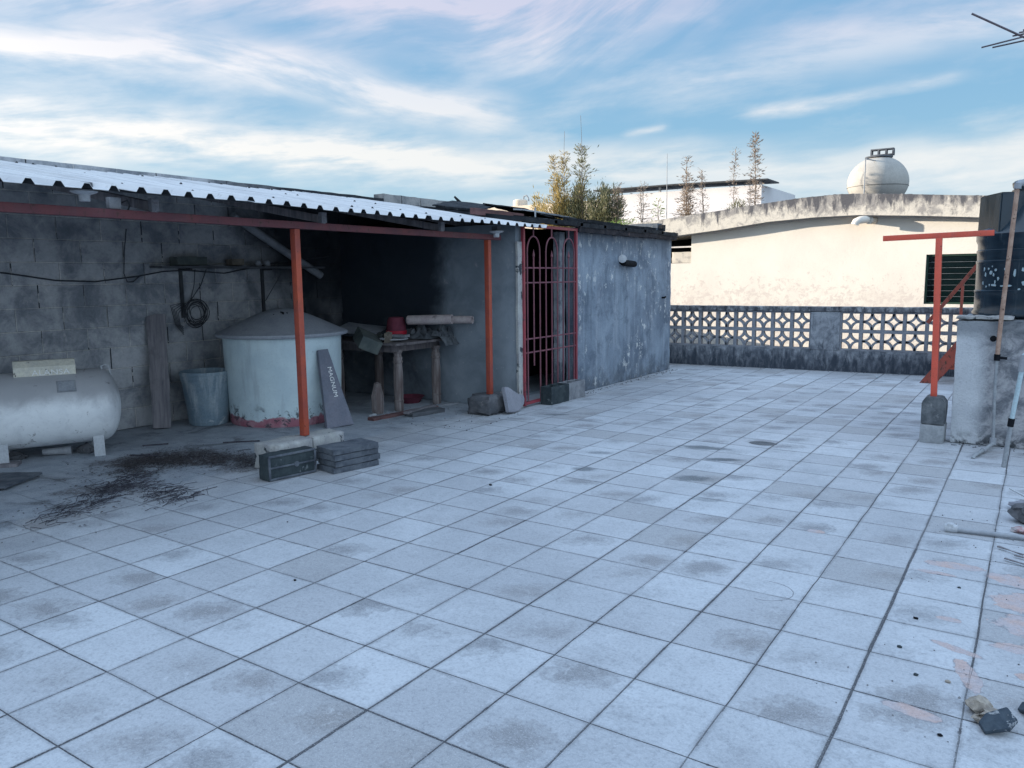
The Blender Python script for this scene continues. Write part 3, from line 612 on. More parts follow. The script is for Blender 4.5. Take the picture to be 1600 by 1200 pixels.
def text_obj(txt, size, name, mat, parent, matrix, depth=.0015, sx=1.0):
    cu = bpy.data.curves.new('tmptext', 'FONT'); cu.body = txt; cu.size = size; cu.extrude = depth; cu.align_x = 'CENTER'; cu.align_y = 'CENTER'
    to = bpy.data.objects.new('tmptext', cu); C.objects.link(to)
    dg = bpy.context.evaluated_depsgraph_get(); me = bpy.data.meshes.new_from_object(to.evaluated_get(dg)); me.name = name
    bpy.data.objects.remove(to); me.materials.clear(); me.materials.append(mat)
    o = bpy.data.objects.new(name, me); C.objects.link(o); o.parent = parent; o.matrix_local = matrix @ Matrix.Diagonal((sx, 1, 1, 1)); return o
def frame_mat(xaxis, yaxis, origin):
    x = Vector(xaxis).normalized(); z = x.cross(Vector(yaxis)).normalized(); y = z.cross(x)
    m = Matrix((x, y, z)).transposed().to_4x4(); m.translation = origin; return m
# ================================================================== SETTING
gq = MB(); gq._add([(-600, -600, -3.2), (600, -600, -3.2), (600, 600, -3.2), (-600, 600, -3.2)], [(0, 1, 2, 3)])
tag(gq.build("ground", M["ground"], smooth=0), kind="structure")
fl = MB(); fl.box((-6.7, -8, -.3), (5.5, 9.98, 0)); tag(fl.build('terrace_floor', M['floor'], smooth=0), kind='structure')
lb = thing('terrace_building', 'grey rendered storey carrying the tiled roof terrace', 'building', (0, 0, -3.2))
MB().box((-6.68, -7.95, 0), (5.45, 9.9, 2.896)).build('wall', M['concrete'], lb, smooth=0)
# ------------------------------------------------------------------ parapet with lattice blocks
par = thing('parapet_wall', 'low stained terrace parapet with pierced lattice blocks at the far end', 'parapet', (-5.2, 9.49, 0), (0, 0, R_(3)))
PB, PT, PH, TH = .31, .87, .945, .15
segs = [(0, .68), (3.20, 3.60), (5.28, 7.2)]
b = MB()
b.rbox((0, 0, 0), (7.2, TH, PB), .006, .08, 6, 1, .006)
for a0, a1 in segs: b.rbox((a0, .002, PB), (a1, TH, PT), .004, .08, 6, a0, .004)
b.build('wall', M['parapet'], par, smooth=60)
MB().rbox((-.02, -.012, PT), (7.2, TH+.012, PH), .006, .05, 9, 4, .012).build('coping', M['parapet_cap'], par, smooth=60)
def lattice_mesh():
    s = .28; b = MB(); t = .024; d0, d1 = .028, .122
    b.box((0, d0, 0), (t, d1, s)); b.box((s-t, d0, 0), (s, d1, s)); b.box((t, d0, 0), (s-t, d1, t)); b.box((t, d0, s-t), (s-t, d1, s))
    a = s-2*t; ro = a*.56; ri = ro-.032; N = 8
    for cx, cz, q in ((t, t, 0), (s-t, t, 1), (s-t, s-t, 2), (t, s-t, 3)):
        o = [(cx+ro*math.cos(math.pi/2*(q+k/N)), cz+ro*math.sin(math.pi/2*(q+k/N))) for k in range(N+1)]
        i = [(cx+ri*math.cos(math.pi/2*(q+k/N)), cz+ri*math.sin(math.pi/2*(q+k/N))) for k in range(N+1)]
        for k in range(N): b.prism([o[k], o[k+1], i[k+1], i[k]], d0+.006, d1-.006)
    return b
lat0 = None
for x0, n in ((.68, 9), (3.60, 6)):
    for i in range(n):
        for j in range(2):
            if lat0 is None: o = lat0 = lattice_mesh().build('lattice_block', M['lattice'], par, smooth=0)
            else: o = lat0.copy(); C.objects.link(o); o.parent = par
            o.location = (x0+i*.28, 0, PB+j*.28)
# ------------------------------------------------------------------ back wall, lean-to, shed
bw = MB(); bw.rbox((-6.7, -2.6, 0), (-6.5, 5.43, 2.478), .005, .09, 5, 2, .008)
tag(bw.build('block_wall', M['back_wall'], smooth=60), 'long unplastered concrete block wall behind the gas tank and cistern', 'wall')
gb = MB(); gb.rbox((-6.70, 5.44, 0), (-6.52, 6.88, 2.545), .004, .09, 5, 7, .012)
tag(gb.build('block_wall', M['grey_blocks'], smooth=60), 'short raised end of grey blocks poking above the white corrugated roof', 'wall')
lt = thing('lean_to_shelter', 'open lean-to of white corrugated sheet on an orange steel frame', 'shelter', (-3.985, 1.72, 0))
def L(x, y, z): return (x+3.985, y-1.72, z)
RX0, RX1, RZ0, RZ1 = -6.47, -3.68, 2.400, 1.935
def corr(y0, y1, x0, x1, z0, z1, th=.004):
    t = MB(); pitch = .155; prof = []; y = y0; ph = -0.309
    k0 = math.floor((y0-ph)/pitch)
    pts = []
    for k in range(k0-1, int((y1-ph)/pitch)+2):
        c = ph+k*pitch
        pts += [(c-.033, 0), (c-.014, .030), (c+.014, .030), (c+.033, 0)]
    pts = [p for p in pts if y0 <= p[0] <= y1]
    nx = 10
    for lay in (0, 1):
        pass
    top = []; bot = []
    for i in range(nx+1):
        f = i/nx; x = x0+(x1-x0)*f; z = z0+(z1-z0)*f
        def dz(yy): return .012*noise.noise(Vector((x*1.5, yy*1.2, 3)))
        ex = (lambda yy: .02*noise.noise(Vector((yy*2.2, i, 0)))) if i == nx else (lambda yy: 0)
        top.append([t.bm.verts.new((x+ex(p[0]), p[0], z+p[1]+dz(p[0])+th)) for p in pts]); bot.append([t.bm.verts.new((x+ex(p[0]), p[0], z+p[1]+dz(p[0]))) for p in pts])
    n = len(pts)
    for i in range(nx):
        for j in range(n-1):
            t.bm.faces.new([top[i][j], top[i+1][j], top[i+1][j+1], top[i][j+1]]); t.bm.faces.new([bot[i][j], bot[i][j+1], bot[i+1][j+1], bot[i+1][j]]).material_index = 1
    for i in (0, nx):
        for j in range(n-1): t.bm.faces.new([top[i][j], top[i][j+1], bot[i][j+1], bot[i][j]])
    for j in (0, n-1):
        for i in range(nx): t.bm.faces.new([top[i][j], top[i+1][j], bot[i+1][j], bot[i][j]])
    for v in t.bm.verts: v.co = Vector(L(*v.co))
    return t
for k, (ya, yb, dzz) in enumerate([(-2.6, -1.6, 0), (-1.68, -.66, .005), (-.74, .27, 0), (.19, 1.19, .005), (1.11, 2.11, 0), (2.03, 3.03, .005), (2.95, 3.95, 0), (3.87, 4.95, .005)]):
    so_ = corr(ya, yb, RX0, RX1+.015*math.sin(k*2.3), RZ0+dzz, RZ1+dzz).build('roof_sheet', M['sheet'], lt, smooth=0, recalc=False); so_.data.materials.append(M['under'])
# screws
scr = None
for k in range(46):
    yy = -.309+.155*round((-2.2+k*.155)/.155)
    for f in (.10, .50, .90):
        if rnd.random() < .24:
            fj = f+rnd.uniform(-.04, .06); z = RZ0+(RZ1-RZ0)*fj+.038; x = RX0+(RX1-RX0)*fj
            if scr is None: o = scr = MB().lathe([(.011, -.006), (.011, .002), (.006, .003), (.006, .008)], 8).build('screw', M['darkmetal'], lt)
            else: o = scr.copy(); C.objects.link(o); o.parent = lt
            o.location = L(x, yy, z)
MB().box(L(-4.012, -2.5, 1.808), L(-3.958, 4.46, 1.862), .004).build('beam', M['redbeam'], lt)
MB().box(L(-6.47, -2.5, 2.30), L(-6.40, 5.0, 2.36), .004).build('rear_rail', M['wood_y'], lt)
for py, h in ((1.722, .2), (4.25, .2)):
    MB().box(L(-4.013, py-.026, h), L(-3.957, py+.026, 1.806), .005).build('post', M['orange'], lt)
for ry in (-1.2, .557, 1.983, 3.462, 4.715):                            # rafters whose ends rest on the beam
    q = MB(); c0 = Vector(L(-6.42, ry, 2.345)); c1 = Vector(L(-3.94, ry, 1.888)); mid = (c0+c1)/2; d = c1-c0
    rot = Matrix((d.normalized(), Vector((0, 1, 0)), d.normalized().cross(Vector((0, 1, 0))))).transposed()
    q.obox(mid, (d.length, .045, .062), rot, .004); q.build('rafter', M['wood_grey'], lt)
for ry in (.557, 1.983, 3.462, 4.715):
    MB().rbox(L(-3.975, ry-.027, 1.864), L(-3.935, ry+.027, 1.945), .002, .03, 9, ry, .003).build('end_block', M['pale_wood'], lt, smooth=60)
for f in (.18, .5, .8, .985):
    x = RX0+(RX1-RX0)*f; z = RZ0+(RZ1-RZ0)*f-.014
    if f < .98: MB().box(L(x-.02, -2.5, z-.012), L(x+.02, 4.85, z), .002).build('purlin', M['wood_y'], lt)
# lamp holders under the eave and a junction box on the beam
def lampholder(loc, label):
    t = thing('lamp_holder', label, 'lamp holder', loc, group='lamp holders under the eave')
    MB().lathe([(.070, 0), (.075, -.008), (.066, -.014), (.032, -.026), (.030, -.062), (.024, -.064)], 24).build('socket', M['white_plastic'], t)
    MB().box((-.035, -.035, 0), (.035, .035, .045)).build('mounting_block', M['wood_y'], t)
lampholder((-3.9, .09, 1.953), 'white lamp holder under the roof edge at far left')
lampholder((-3.9, 4.29, 1.895), 'white lamp holder under the roof edge above the thin orange post')
jb = thing('junction_box', 'small grey electrical box on the red beam', 'junction box', (-4.0, .32, 1.866))
MB().box((-.02, -.038, 0), (.02, .038, .07), .004).build('box', M['pvc_dim'], jb)
MB().tube([(0, .05, .04), (.0, .09, .06), (-.01, .11, .03), (0, .09, -.0), (0, .02, -.03), (0, -.03, -.04)], .005, 8).build('cable', M['cable'], jb)
# shed
sh = thing('shed', 'weathered blue grey rendered shed with a red barred gate', 'shed', (-3.85, 6.8, 0))
def S(x, y, z): return (x+3.85, y-6.8, z)
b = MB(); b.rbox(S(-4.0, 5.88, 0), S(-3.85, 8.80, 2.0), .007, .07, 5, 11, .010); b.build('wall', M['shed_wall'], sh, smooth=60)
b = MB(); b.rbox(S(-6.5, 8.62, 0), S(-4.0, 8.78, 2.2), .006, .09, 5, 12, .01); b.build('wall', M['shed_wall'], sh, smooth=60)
b = MB(); b.rbox(S(-6.5, 4.60, 0), S(-3.87, 4.72, 1.99), .004, .08, 5, 13, .008); b.build('party_wall', M['end_wall'], sh, smooth=60)
b = MB(); b.rbox(S(-6.72, 6.88, 0), S(-6.52, 8.8, 2.3), .004, .09, 5, 14, .008); b.build('wall', M['back_wall'], sh, smooth=60)
MB().rbox(S(-3.868, 4.585, 0), S(-3.835, 4.68, 1.80), .004, .06, 7, 3, .006).build('door_jamb', M['limewashed'], sh, smooth=60)
MB().rbox(S(-4.09, 5.74, 0), S(-4.001, 5.87, 1.95), .004, .08, 7, 3, .006).build('inner_wall', M['parapet'], sh, smooth=60)
MB().box(S(-5.3, 4.73, .01), S(-5.26, 8.6, 2.1)).build('darkness_sheet', M['black_void'], sh)  # near-black sheets added to stand in for the darkness inside the shed
MB().box(S(-5.26, 7.4, .01), S(-4.01, 7.44, 2.1)).build('darkness_sheet', M['black_void'], sh)
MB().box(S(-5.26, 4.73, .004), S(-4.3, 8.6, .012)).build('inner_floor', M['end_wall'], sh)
# roof: uneven tarred sheets sloping to the front
b = MB()
def roofz(x): return 2.0+(-3.78-x)*.13
for k in range(7):
    y0 = 4.66+k*.60; y1 = y0+.66
    p = [S(-6.6, y0, roofz(-6.6)+.02*(k % 2)), S(-3.78, y0, roofz(-3.78)+.012*(k % 2)), S(-3.78, min(y1, 8.86), roofz(-3.78)+.012*(k % 2)), S(-6.6, min(y1, 8.86), roofz(-6.6)+.02*(k % 2))]
    q = [(a[0], a[1], a[2]+.05) for a in p]
    b._add(p+q, [(3, 2, 1, 0), (4, 5, 6, 7), (0, 1, 5, 4), (1, 2, 6, 5), (2, 3, 7, 6), (3, 0, 4, 7)])
b.build('roof', M['roofjunk'], sh, smooth=0)
MB().rbox(S(-3.865, 5.86, 1.94), S(-3.79, 8.86, 2.055), .012, .05, 8, 5, .012).build('roof_edge', M['tar'], sh, smooth=60)
MB().rbox(S(-3.865, 4.70, 2.0), S(-3.80, 5.86, 2.06), .008, .05, 8, 5, .008).build('roof_edge', M['tar'], sh, smooth=60)
# gate (frame, bars, arches, points)
def F(y, z, x=-3.83): return S(x, y, z)
b = MB()
for ya in (4.685, 5.835): b.box(S(-3.85, ya-.016, .02), S(-3.815, ya+.016, 1.985), .003)
b.box(S(-3.85, 4.701, .03), S(-3.815, 5.819, .062), .003); b.box(S(-3.85, 4.701, 1.953), S(-3.815, 5.819, 1.985), .003)
gate = b.build('gate', M['gate'], sh)
ys = [4.685+1.15*(k+.5)/9 for k in range(9)]
for z in (1.36, 1.52, .60, .75): MB().tube([F(4.70, z), F(5.82, z)], .0088, 8).build('rail', M['bars'], gate)
for k, y in enumerate(ys):
    q = MB(); c = k % 3
    if c == 1: q.tube([F(y, .06 if k != 1 else .45, -3.822), F(y, 1.66, -3.822)], .0088, 8); q.lathe([(.001, 0), (.016, .03), (.004, .085), (.001, .10)], 10, F(y, 1.62, -3.822))
    else: q.tube([F(y, .06, -3.822), F(y, 1.70, -3.822)], .0088, 8)
    q.build('bar', M['bars'], gate)
for g0 in (0, 3, 6):
    ya, yb = ys[g0], ys[g0+2]; cy = (ya+yb)/2; rr = (yb-ya)/2
    MB().tube([F(ya, 1.695, -3.822)]+[F(cy-rr*math.cos(math.pi*k/14), 1.70+.16*math.sin(math.pi*k/14), -3.822) for k in range(15)]+[F(yb, 1.695, -3.822)], .0088, 8).build('arch', M['bars'], gate)
    MB().tube([F(cy, 1.862, -3.822), F(cy, 1.955, -3.822)], .0088, 8).build('finial_bar', M['bars'], gate)
# wall lamp: white disc with a dark horizontal housing
wl = thing('wall_lamp', 'white round lamp face with black tubular housing high on the shed wall', 'lamp', (-3.80, 7.05, 1.61))
rt = Matrix.Rotation(R_(-90), 3, 'X') @ Matrix.Identity(3)
dirn = Vector((.35, -.93, .12)).normalized(); qrot = dirn.to_track_quat('Z', 'Y').to_matrix()
MB().lathe([(.0, .0), (.050, .0), (.054, .006), (.052, .012), (.046, .011), (.040, .014), (.0, .014)], 28, (.005, -.03, .035), qrot, caps=False).build('lamp_face', M['white_plastic'], wl)
MB().tube([(.0, .0, -.015), (-.01, .36, -.03)], .042, 14).build('housing', M['darkcoupling'], wl)
MB().tube([(-.05, .0, -.01), (0, .0, -.01)], .02, 10).build('bracket', M['darkcoupling'], wl)
pk = thing('wall_peg', 'small black peg sticking out near the right end of the shed wall', 'peg', (-3.85, 8.45, 1.1))
MB().tube([(-.02, 0, 0), (.05, 0, 0), (.06, 0, .02)], .014, 8).build('peg', M['darkcoupling'], pk)
# rubbish lying on the shed roof: every board and sheet of its own
def rb(name, lab, cat, c, size, rz, ry=0, rx=0, mat='roofjunk', amp=.006):
    q = MB(); h = Vector(size)/2; q.rbox(-h, h, amp, .07, 6, rnd.random()*9, .006)
    o = q.build(name, M[mat], None, smooth=60, loc=c, rot=(R_(rx), R_(ry), R_(rz))); return tag(o, lab, cat)
rb('board', 'red brown timber lying on the shed roof behind the gate', 'board', (-4.35, 4.98, 2.13), (.07, 1.05, .075), 3, 0, 0, 'wood_red')
rb('board', 'long dark board at the back of the shed roof', 'board', (-5.0, 5.7, 2.235), (.16, 1.7, .03), -6, 4, 0)
rb('roofing_sheet', 'curled black roofing sheet at left of the shed roof', 'roofing sheet', (-5.25, 5.55, 2.315), (.6, .75, .02), 20, 8, 9)
rb('roofing_sheet', 'upright dark scrap standing beside the grey block end', 'roofing sheet', (-5.6, 6.0, 2.36), (.3, .35, .03), 25, 40, -6)
rb('roofing_sheet', 'bowed dark sheet in the middle of the shed roof', 'roofing sheet', (-4.9, 6.35, 2.265), (.6, 1.1, .02), 5, 9, -4)
rb('roofing_sheet', 'grey slanted sheet near the bush', 'roofing sheet', (-4.7, 7.05, 2.225), (.45, .8, .025), -8, 10, -5, 'greycloth')
rb('board', 'thin batten at the front of the shed roof', 'board', (-4.05, 6.7, 2.115), (.07, 1.5, .04), 1, 4, 0)
rb('board', 'loose batten at the right end of the shed roof', 'board', (-4.1, 8.1, 2.115), (.09, 1.1, .035), -3, 4, 0)
rb('board', 'short dark stub on the right corner of the shed roof', 'board', (-3.95, 8.66, 2.12), (.08, .1, .10), 5)
rb('plastic_offcut', 'white plastic sheet lying among the dark roof boards', 'panel', (-4.55, 5.95, 2.235), (.16, .55, .02), 4, 6, 0, 'white_plastic', .002)
rb('wood_stake', 'small pale upright stake on the shed roof', 'stake', (-4.25, 5.6, 2.17), (.02, .02, .14), 0, 0, 0, 'white_plastic', .001)
# ------------------------------------------------------------------ things in the shelter
# gas tank
ga = R_(24); gt = thing('gas_tank', 'big white horizontal gas tank on short legs at left', 'gas tank', (-5.96, .56, 0), (0, 0, -ga))
GR, GL, GZ = .305, .70, .405
prof = [(0, -GL-.1)]+[(GR*math.sin(a), -GL-.1+.15-.15*math.cos(a)) for a in [math.pi/2*k/8 for k in range(1, 9)]]+[(GR, -.2), (GR, .2)]+[(GR*math.sin(a), GL-.15+.15*math.cos(a)) for a in [math.pi/2*k/8 for k in range(8, 0, -1)]]+[(0, GL)]
MB().lathe(prof, 56, (0, 0, GZ), Matrix.Rotation(R_(-90), 3, 'X'), caps=False).build('body', M['gastank'], gt)
for yy in (-GL+.05, GL-.15): MB().lathe([(GR-.01, -.006), (GR+.0035, -.005), (GR+.0035, .005), (GR-.01, .006)], 56, (0, yy, GZ), Matrix.Rotation(R_(-90), 3, 'X'), caps=False).build('weld_seam', M['gastank'], gt)
for yy in (-.17, .50):
    for sx in (-.15, .19):
        q = MB(); q.box((sx-.008, yy-.04, .0), (sx+.008, yy+.04, .17 if sx > 0 else .15), .002); q.rough(.002, 20); q.build('leg', M['white_plastic'], gt)
tl = R_(52)
def onT(theta, y, off=0): return Vector((math.sin(theta)*(GR+off), y, GZ+math.cos(theta)*(GR+off)))
def plateM(theta, y, off):
    return frame_mat((0, 1, 0), (-math.cos(theta), 0, math.sin(theta)), onT(theta, y, off))
q = MB(); q.box((-.055, -.042, 0), (.055, .042, .004), .001); o = q.build('data_plate', M['pvc'], gt); o.matrix_local = plateM(R_(50), .30, .001)
q = MB(); q.box((-.068, -.055, 0), (.068, .055, .003), .001); o = q.build('plate_frame', M['pvc_dim'], gt); o.matrix_local = plateM(R_(50), .30, -.001)
MB().tube([onT(R_(8), .58, -.04), onT(R_(8), .57, .020), onT(R_(8), .60, .032), onT(R_(8), .625, .02), onT(R_(8), .64, -.06)], .006, 8).build('lifting_lug', M['white_plastic'], gt)
cz = GZ+GR
cov = MB(); pr = [(-.085, -.02), (-.085, .07), (-.045, .105), (.035, .105), (.09, .06), (.09, -.045)]
pr2 = [(-.079, -.02), (-.079, .067), (-.042, .099), (.032, .099), (.084, .057), (.084, -.045)]
for i in range(5):
    cov.prism([pr[i], pr[i+1], pr2[i+1], pr2[i]], -.03, .40)
cov.box((-.084, .390, -.03), (.084, .396, .06))
cvo = cov.build('valve_cover', M['cover'], gt, loc=(.03, -.02, cz-.012))
MB().tube([(-.02, .03, -.06), (-.02, .03, .06)], .03, 12).build('valve', M['darkmetal'], cvo)
tm = frame_mat((0, 1, 0), (0, 0, 1), (.0915, .225, .010))
text_obj('ALANSA', .062, 'lettering', M['lettering'], cvo, tm, .001, 1.15)
# stones under the tank
def stone(name, lab, cat, c, size, mat='stone', seed=1, rz=0, amp=.25, group=None, flat=0):
    t = bmesh.new(); bmesh.ops.create_icosphere(t, subdivisions=3, radius=.5)
    for v in t.verts:
        n = noise.noise_vector(v.co*2.2+Vector((seed*7.7, seed, 0)))*amp+noise.noise_vector(v.co*6+Vector((seed, 2, 0)))*amp*.3
        v.co += n; v.co = Vector((v.co.x*size[0], v.co.y*size[1], max(v.co.z, -.42)*size[2]))
    q = MB(); q.merge(t); o = q.build(name, M[mat], None, smooth=28, loc=(c[0], c[1], c[2]+size[2]*.40), rot=(0, 0, R_(rz)))
    return tag(o, lab, cat, group)
stone('rock', 'rubble lump under the right leg of the gas tank', 'rock', (-5.80, .94, -.01), (.16, .10, .10), 'stone', 3, 20)
stone('rock', 'flat stone under the left leg of the gas tank', 'rock', (-6.10, .50, -.01), (.22, .13, .07), 'stone', 5, 30)
MB_ = MB(); MB_.tube([(0, 0, 0), (.10, .13, .0)], .028, 12, r2=.034); MB_.tube([(.10, .13, 0), (.13, .17, 0)], .040, 12)
tag(MB_.build('pipe_fitting', M['pvc_dim'], None, loc=(-5.98, .68, .035)), 'short grey pipe with a wide collar lying under the gas tank', 'pipe')
for k, (c, sz, rz, mt) in enumerate([((-5.34, .02, .0), (.40, .46, .018), 20, 'wood_y'), ((-5.28, .08, .020), (.30, .42, .015), 33, 'slab_stone'), ((-5.95, .22, .0), (.12, .50, .03), -38, 'wood_grey')]):
    q = MB(); q.rbox((-sz[0]/2, -sz[1]/2, 0), (sz[0]/2, sz[1]/2, sz[2]), .005, .06, 8, k, .003)
    tag(q.build('board', M[mt], None, smooth=60, loc=c, rot=(0, R_(1), R_(rz))), ['thin dark board lying flat at the left edge, lowest of its pile', 'warped grey panel lying on the dark board at left', 'weathered grey plank on the ground before the gas tank'][k], 'board')
# plank leaning on the wall
def leaning(name, lab, cat, foot, top, wbot, wtop, th, mat, side, seed=1, amp=.004, notch=0):
    """flat board standing on foot (centre), leaning so that its upper end is at top; side = unit vector across"""
    f, t_ = Vector(foot), Vector(top); up = (t_-f); Ln = up.length; up.normalize(); sd = Vector(side); sd = (sd-up*sd.dot(up)).normalized(); nn = up.cross(sd)
    q = MB(); q.rbox((-.5, -th/2, 0), (.5, th/2, 1), 0, .05, 1, 0, 0)
    for v in q.bm.verts:
        wz = wbot+(wtop-wbot)*v.co.z; zz = v.co.z*Ln
        if notch and v.co.z > .9: zz -= notch*max(0, -v.co.x)*1.2
        p = Vector((v.co.x*wz, v.co.y, zz)); p += noise.noise_vector(p*9+Vector((seed, 0, 0)))*amp; v.co = p
    m = Matrix((sd, nn, up)).transposed().to_4x4(); m.translation = f
    o = q.build(name, M[mat], None, smooth=50); o.matrix_world = m; return tag(o, lab, cat)
leaning('plank', 'grey weathered plank leaning upright against the block wall beside the bin', 'plank', (-6.20, 1.885, .01), (-6.46, 2.06, 1.10), .165, .165, .035, 'wood_grey', (.55, .83, 0), 4, .010, .06)
# bin
bn = thing('bin', 'blue grey plastic bin with pale drips between plank and cistern', 'bin', (-6.08, 2.32, 0))
MB().lathe([(0, .004), (.182, .004), (.188, .02), (.196, .10), (.235, .44), (.240, .442), (.246, .50), (.252, .503), (.252, .535), (.244, .537), (.236, .50), (.19, .03), (0, .025)], 48, caps=False).build('body', M['bin'], bn)
MB().lathe([(.2435, .47), (.2475, .474), (.2465, .482), (.2435, .478)], 48, caps=False).build('rim_band', M['bin'], bn)
# cistern
cs = thing('cistern', 'pale round water cistern with conical lid and pink flaking foot', 'cistern', (-5.64, 2.93, 0))
MB().lathe([(0, 0), (.545, 0), (.553, .02), (.556, .10), (.575, .50), (.585, .86), (.55, .86), (.54, .1), (0, .05)], 72, caps=False).build('body', M['cistern'], cs)
MB().lathe([(.60, .862), (.645, .868), (.655, .885), (.650, .90), (.61, .915), (.30, 1.06), (.12, 1.125), (.05, 1.135), (0, 1.136)], 72, caps=False).build('lid', M['cistern_lid'], cs)
for (a, rr, sx, sy) in [(R_(-38), .20, .030, .016), (R_(-25), .215, .012, .008), (R_(-58), .24, .008, .008), (R_(-36), .235, .012, .012), (R_(5), .19, .012, .006)]:
    z = 1.06+(.30-rr)*.36+.004
    MB().lathe([(0, 0), (sx, 0), (sx*.8, .003), (0, .003)], 9, (rr*math.cos(a), rr*math.sin(a), z), Matrix.Rotation(R_(20), 3, Vector((-math.sin(a), math.cos(a), 0))) @ Matrix.Diagonal((1, sy/sx, 1)), caps=False).rough(.003, 40).build('hole', M['black_void'], cs)
# slab with lettering leaning on the cistern
f = Vector((-4.79, 2.86, 0)); t_ = Vector((-5.035, 2.90, .735)); sd = Vector((.28, .96, 0)).normalized()
leaning_o = leaning('slab', 'dark tapering panel lettered MAGNUM leaning on the cistern', 'panel', f, t_, .285, .105, .045, 'magslab', sd, 8, .002)
up = (t_-f).normalized(); nn = sd.cross(up)
tmx = frame_mat((0, 0, -1), (1, 0, 0), (.020, 0, .47))
tmx = Matrix(((0, 1, 0, .02), (0, 0, -1, -.0255), (-1, 0, 0, .445), (0, 0, 0, 1)))
to = text_obj('MAGNUM', .060, 'lettering', M['lettering'], leaning_o, tmx, .001, 1.15)
# table and what lies on it
tb = thing('table', 'old wooden table with turned legs crowded with junk', 'table', (-5.3, 4.05, 0))
def TL(x, y, z): return (x+5.3, y-4.05, z)
MB().rbox(TL(-5.95, 3.62, .725), TL(-4.72, 4.58, .755), .003, .07, 6, 2, .006).build('tabletop', M['table_wood'], tb, smooth=60)
MB().box(TL(-5.8, 3.70, .65), TL(-4.86, 4.5, .723)).build('apron', M['table_wood'], tb)
def leg_mb():
    return MB().lathe([(.045, 0), (.050, .01), (.050, .10), (.054, .105), (.054, .118), (.048, .125), (.052, .2), (.052, .42), (.046, .50), (.046, .52), (.054, .53), (.054, .545), (.046, .55), (.050, .575), (.050, .585), (.043, .59), (.040, .62), (.055, .645), (.060, .66), (.060, .67)], 20)
for (lx, ly) in ((-4.91, 3.85), (-4.87, 4.44), (-5.75, 3.8), (-5.75, 4.44)):
    leg_mb().build('leg', M['leg_wood'], tb, loc=TL(lx, ly, 0))
def pail(loc):
    t = thing('bucket', 'dark red bucket upside down on the table with a bright red rim', 'bucket', loc)
    MB().lathe([(.115, 0), (.118, .01), (.116, .055), (.112, .058)], 28).build('rim', M['red_plastic'], t)
    MB().lathe([(.111, .05), (.108, .10), (.098, .17), (.08, .205), (.03, .21), (0, .21)], 28, caps=False).build('body', M['dull_red'], t)
pail((-5.18, 4.14, .79))
for k, (c, d, r_, ln, lb_) in enumerate([((-5.02, 4.16, .965), (.93, .30, .02), .052, .52, 'wide pale stained tube lying on top of the table junk'), ((-4.60, 4.42, .965), (.93, .25, .0), .042, .24, 'shorter brownish tube sticking out behind the wide pale tube')]):
    t = thing('cardboard_tube', lb_, 'tube', c); d = Vector(d).normalized(); q = MB(); qm = d.to_track_quat('Z', 'Y').to_matrix()
    q.lathe([(r_-.012, ln), (r_-.012, 0), (r_, 0), (r_*1.02, ln*.5), (r_, ln), (r_-.012, ln)], 24, (0, 0, 0), qm, caps=False); q.rough(.003, 9); q.build('tube', M['roll'], t)
tag(MB().lathe([(0, 0), (.14, 0), (.165, .012), (.168, .02), (.155, .016), (.13, .008), (0, .006)], 32, caps=False).rough(.002, 8).build('tray', M['white_plastic'], None, loc=(-4.98, 3.86, .765)), 'white plastic tray at the front of the table', 'tray')
def crumpled(name, lab, cat, c, size, mat, seed, rz=0, drop=0):
    t = bmesh.new(); n = 18; g = [[None]*(n+1) for _ in range(n+1)]
    for i in range(n+1):
        for j in range(n+1):
            u_, v_ = i/n-.5, j/n-.5; p = Vector((u_*size[0], v_*size[1], 0))
            h = (abs(noise.noise(Vector((u_*3.4+seed, v_*3.4, seed))))+.5*abs(noise.noise(Vector((u_*9+seed, v_*9, 1)))))*size[2]*1.6
            edge = max(abs(u_), abs(v_))*2; h *= (1-edge**4)*1.0
            if drop and u_ > .2: h -= (u_-.2)*drop
            wob = noise.noise_vector(Vector((u_*4+seed, v_*4, 4)))*.05*size[0]; g[i][j] = t.verts.new(p+Vector((wob.x, wob.y, h)))
    for i in range(n):
        for j in range(n): t.faces.new([g[i][j], g[i+1][j], g[i+1][j+1], g[i][j+1]])
    ret = bmesh.ops.solidify(t, geom=list(t.faces), thickness=.004)
    q = MB(); q.merge(t); return tag(q.build(name, M[mat], None, smooth=25, loc=c, rot=(0, 0, R_(rz))), lab, cat)
crumpled('plastic_sheet', 'crumpled grey plastic heaped on the right half of the table', 'plastic sheet', (-4.98, 4.30, .765), (.50, .42, .13), 'greycloth', 2)
crumpled('rag', 'grey rag folded over the right corner of the table', 'rag', (-4.74, 4.40, .79), (.26, .30, .10), 'greycloth', 5, 10, .35)
crumpled('rag', 'dark rag bunched behind the tray under the red bucket', 'rag', (-5.20, 4.02, .762), (.34, .30, .07), 'bag', 9, 0)
rb('paper_stack', 'small pile of dusty papers beside the tray', 'papers', (-5.02, 4.02, .80), (.18, .13, .03), 15, 0, 0, 'pvc_dim', .004)
rb('box', 'flattened dirty box hanging over the left corner of the table', 'box', (-5.10, 3.60, .775), (.34, .22, .14), -35, 14, -24, 'bag', .012)
rb('cardboard', 'torn cardboard flap beside the hanging box', 'cardboard', (-4.90, 3.70, .80), (.05, .12, .12), 20, 10, 8, 'cardboard', .012)
rb('board', 'thin pale board lying across the back of the table', 'board', (-5.55, 3.95, .865), (.5, .46, .015), 20, 6, 8, 'pvc_dim', .003)
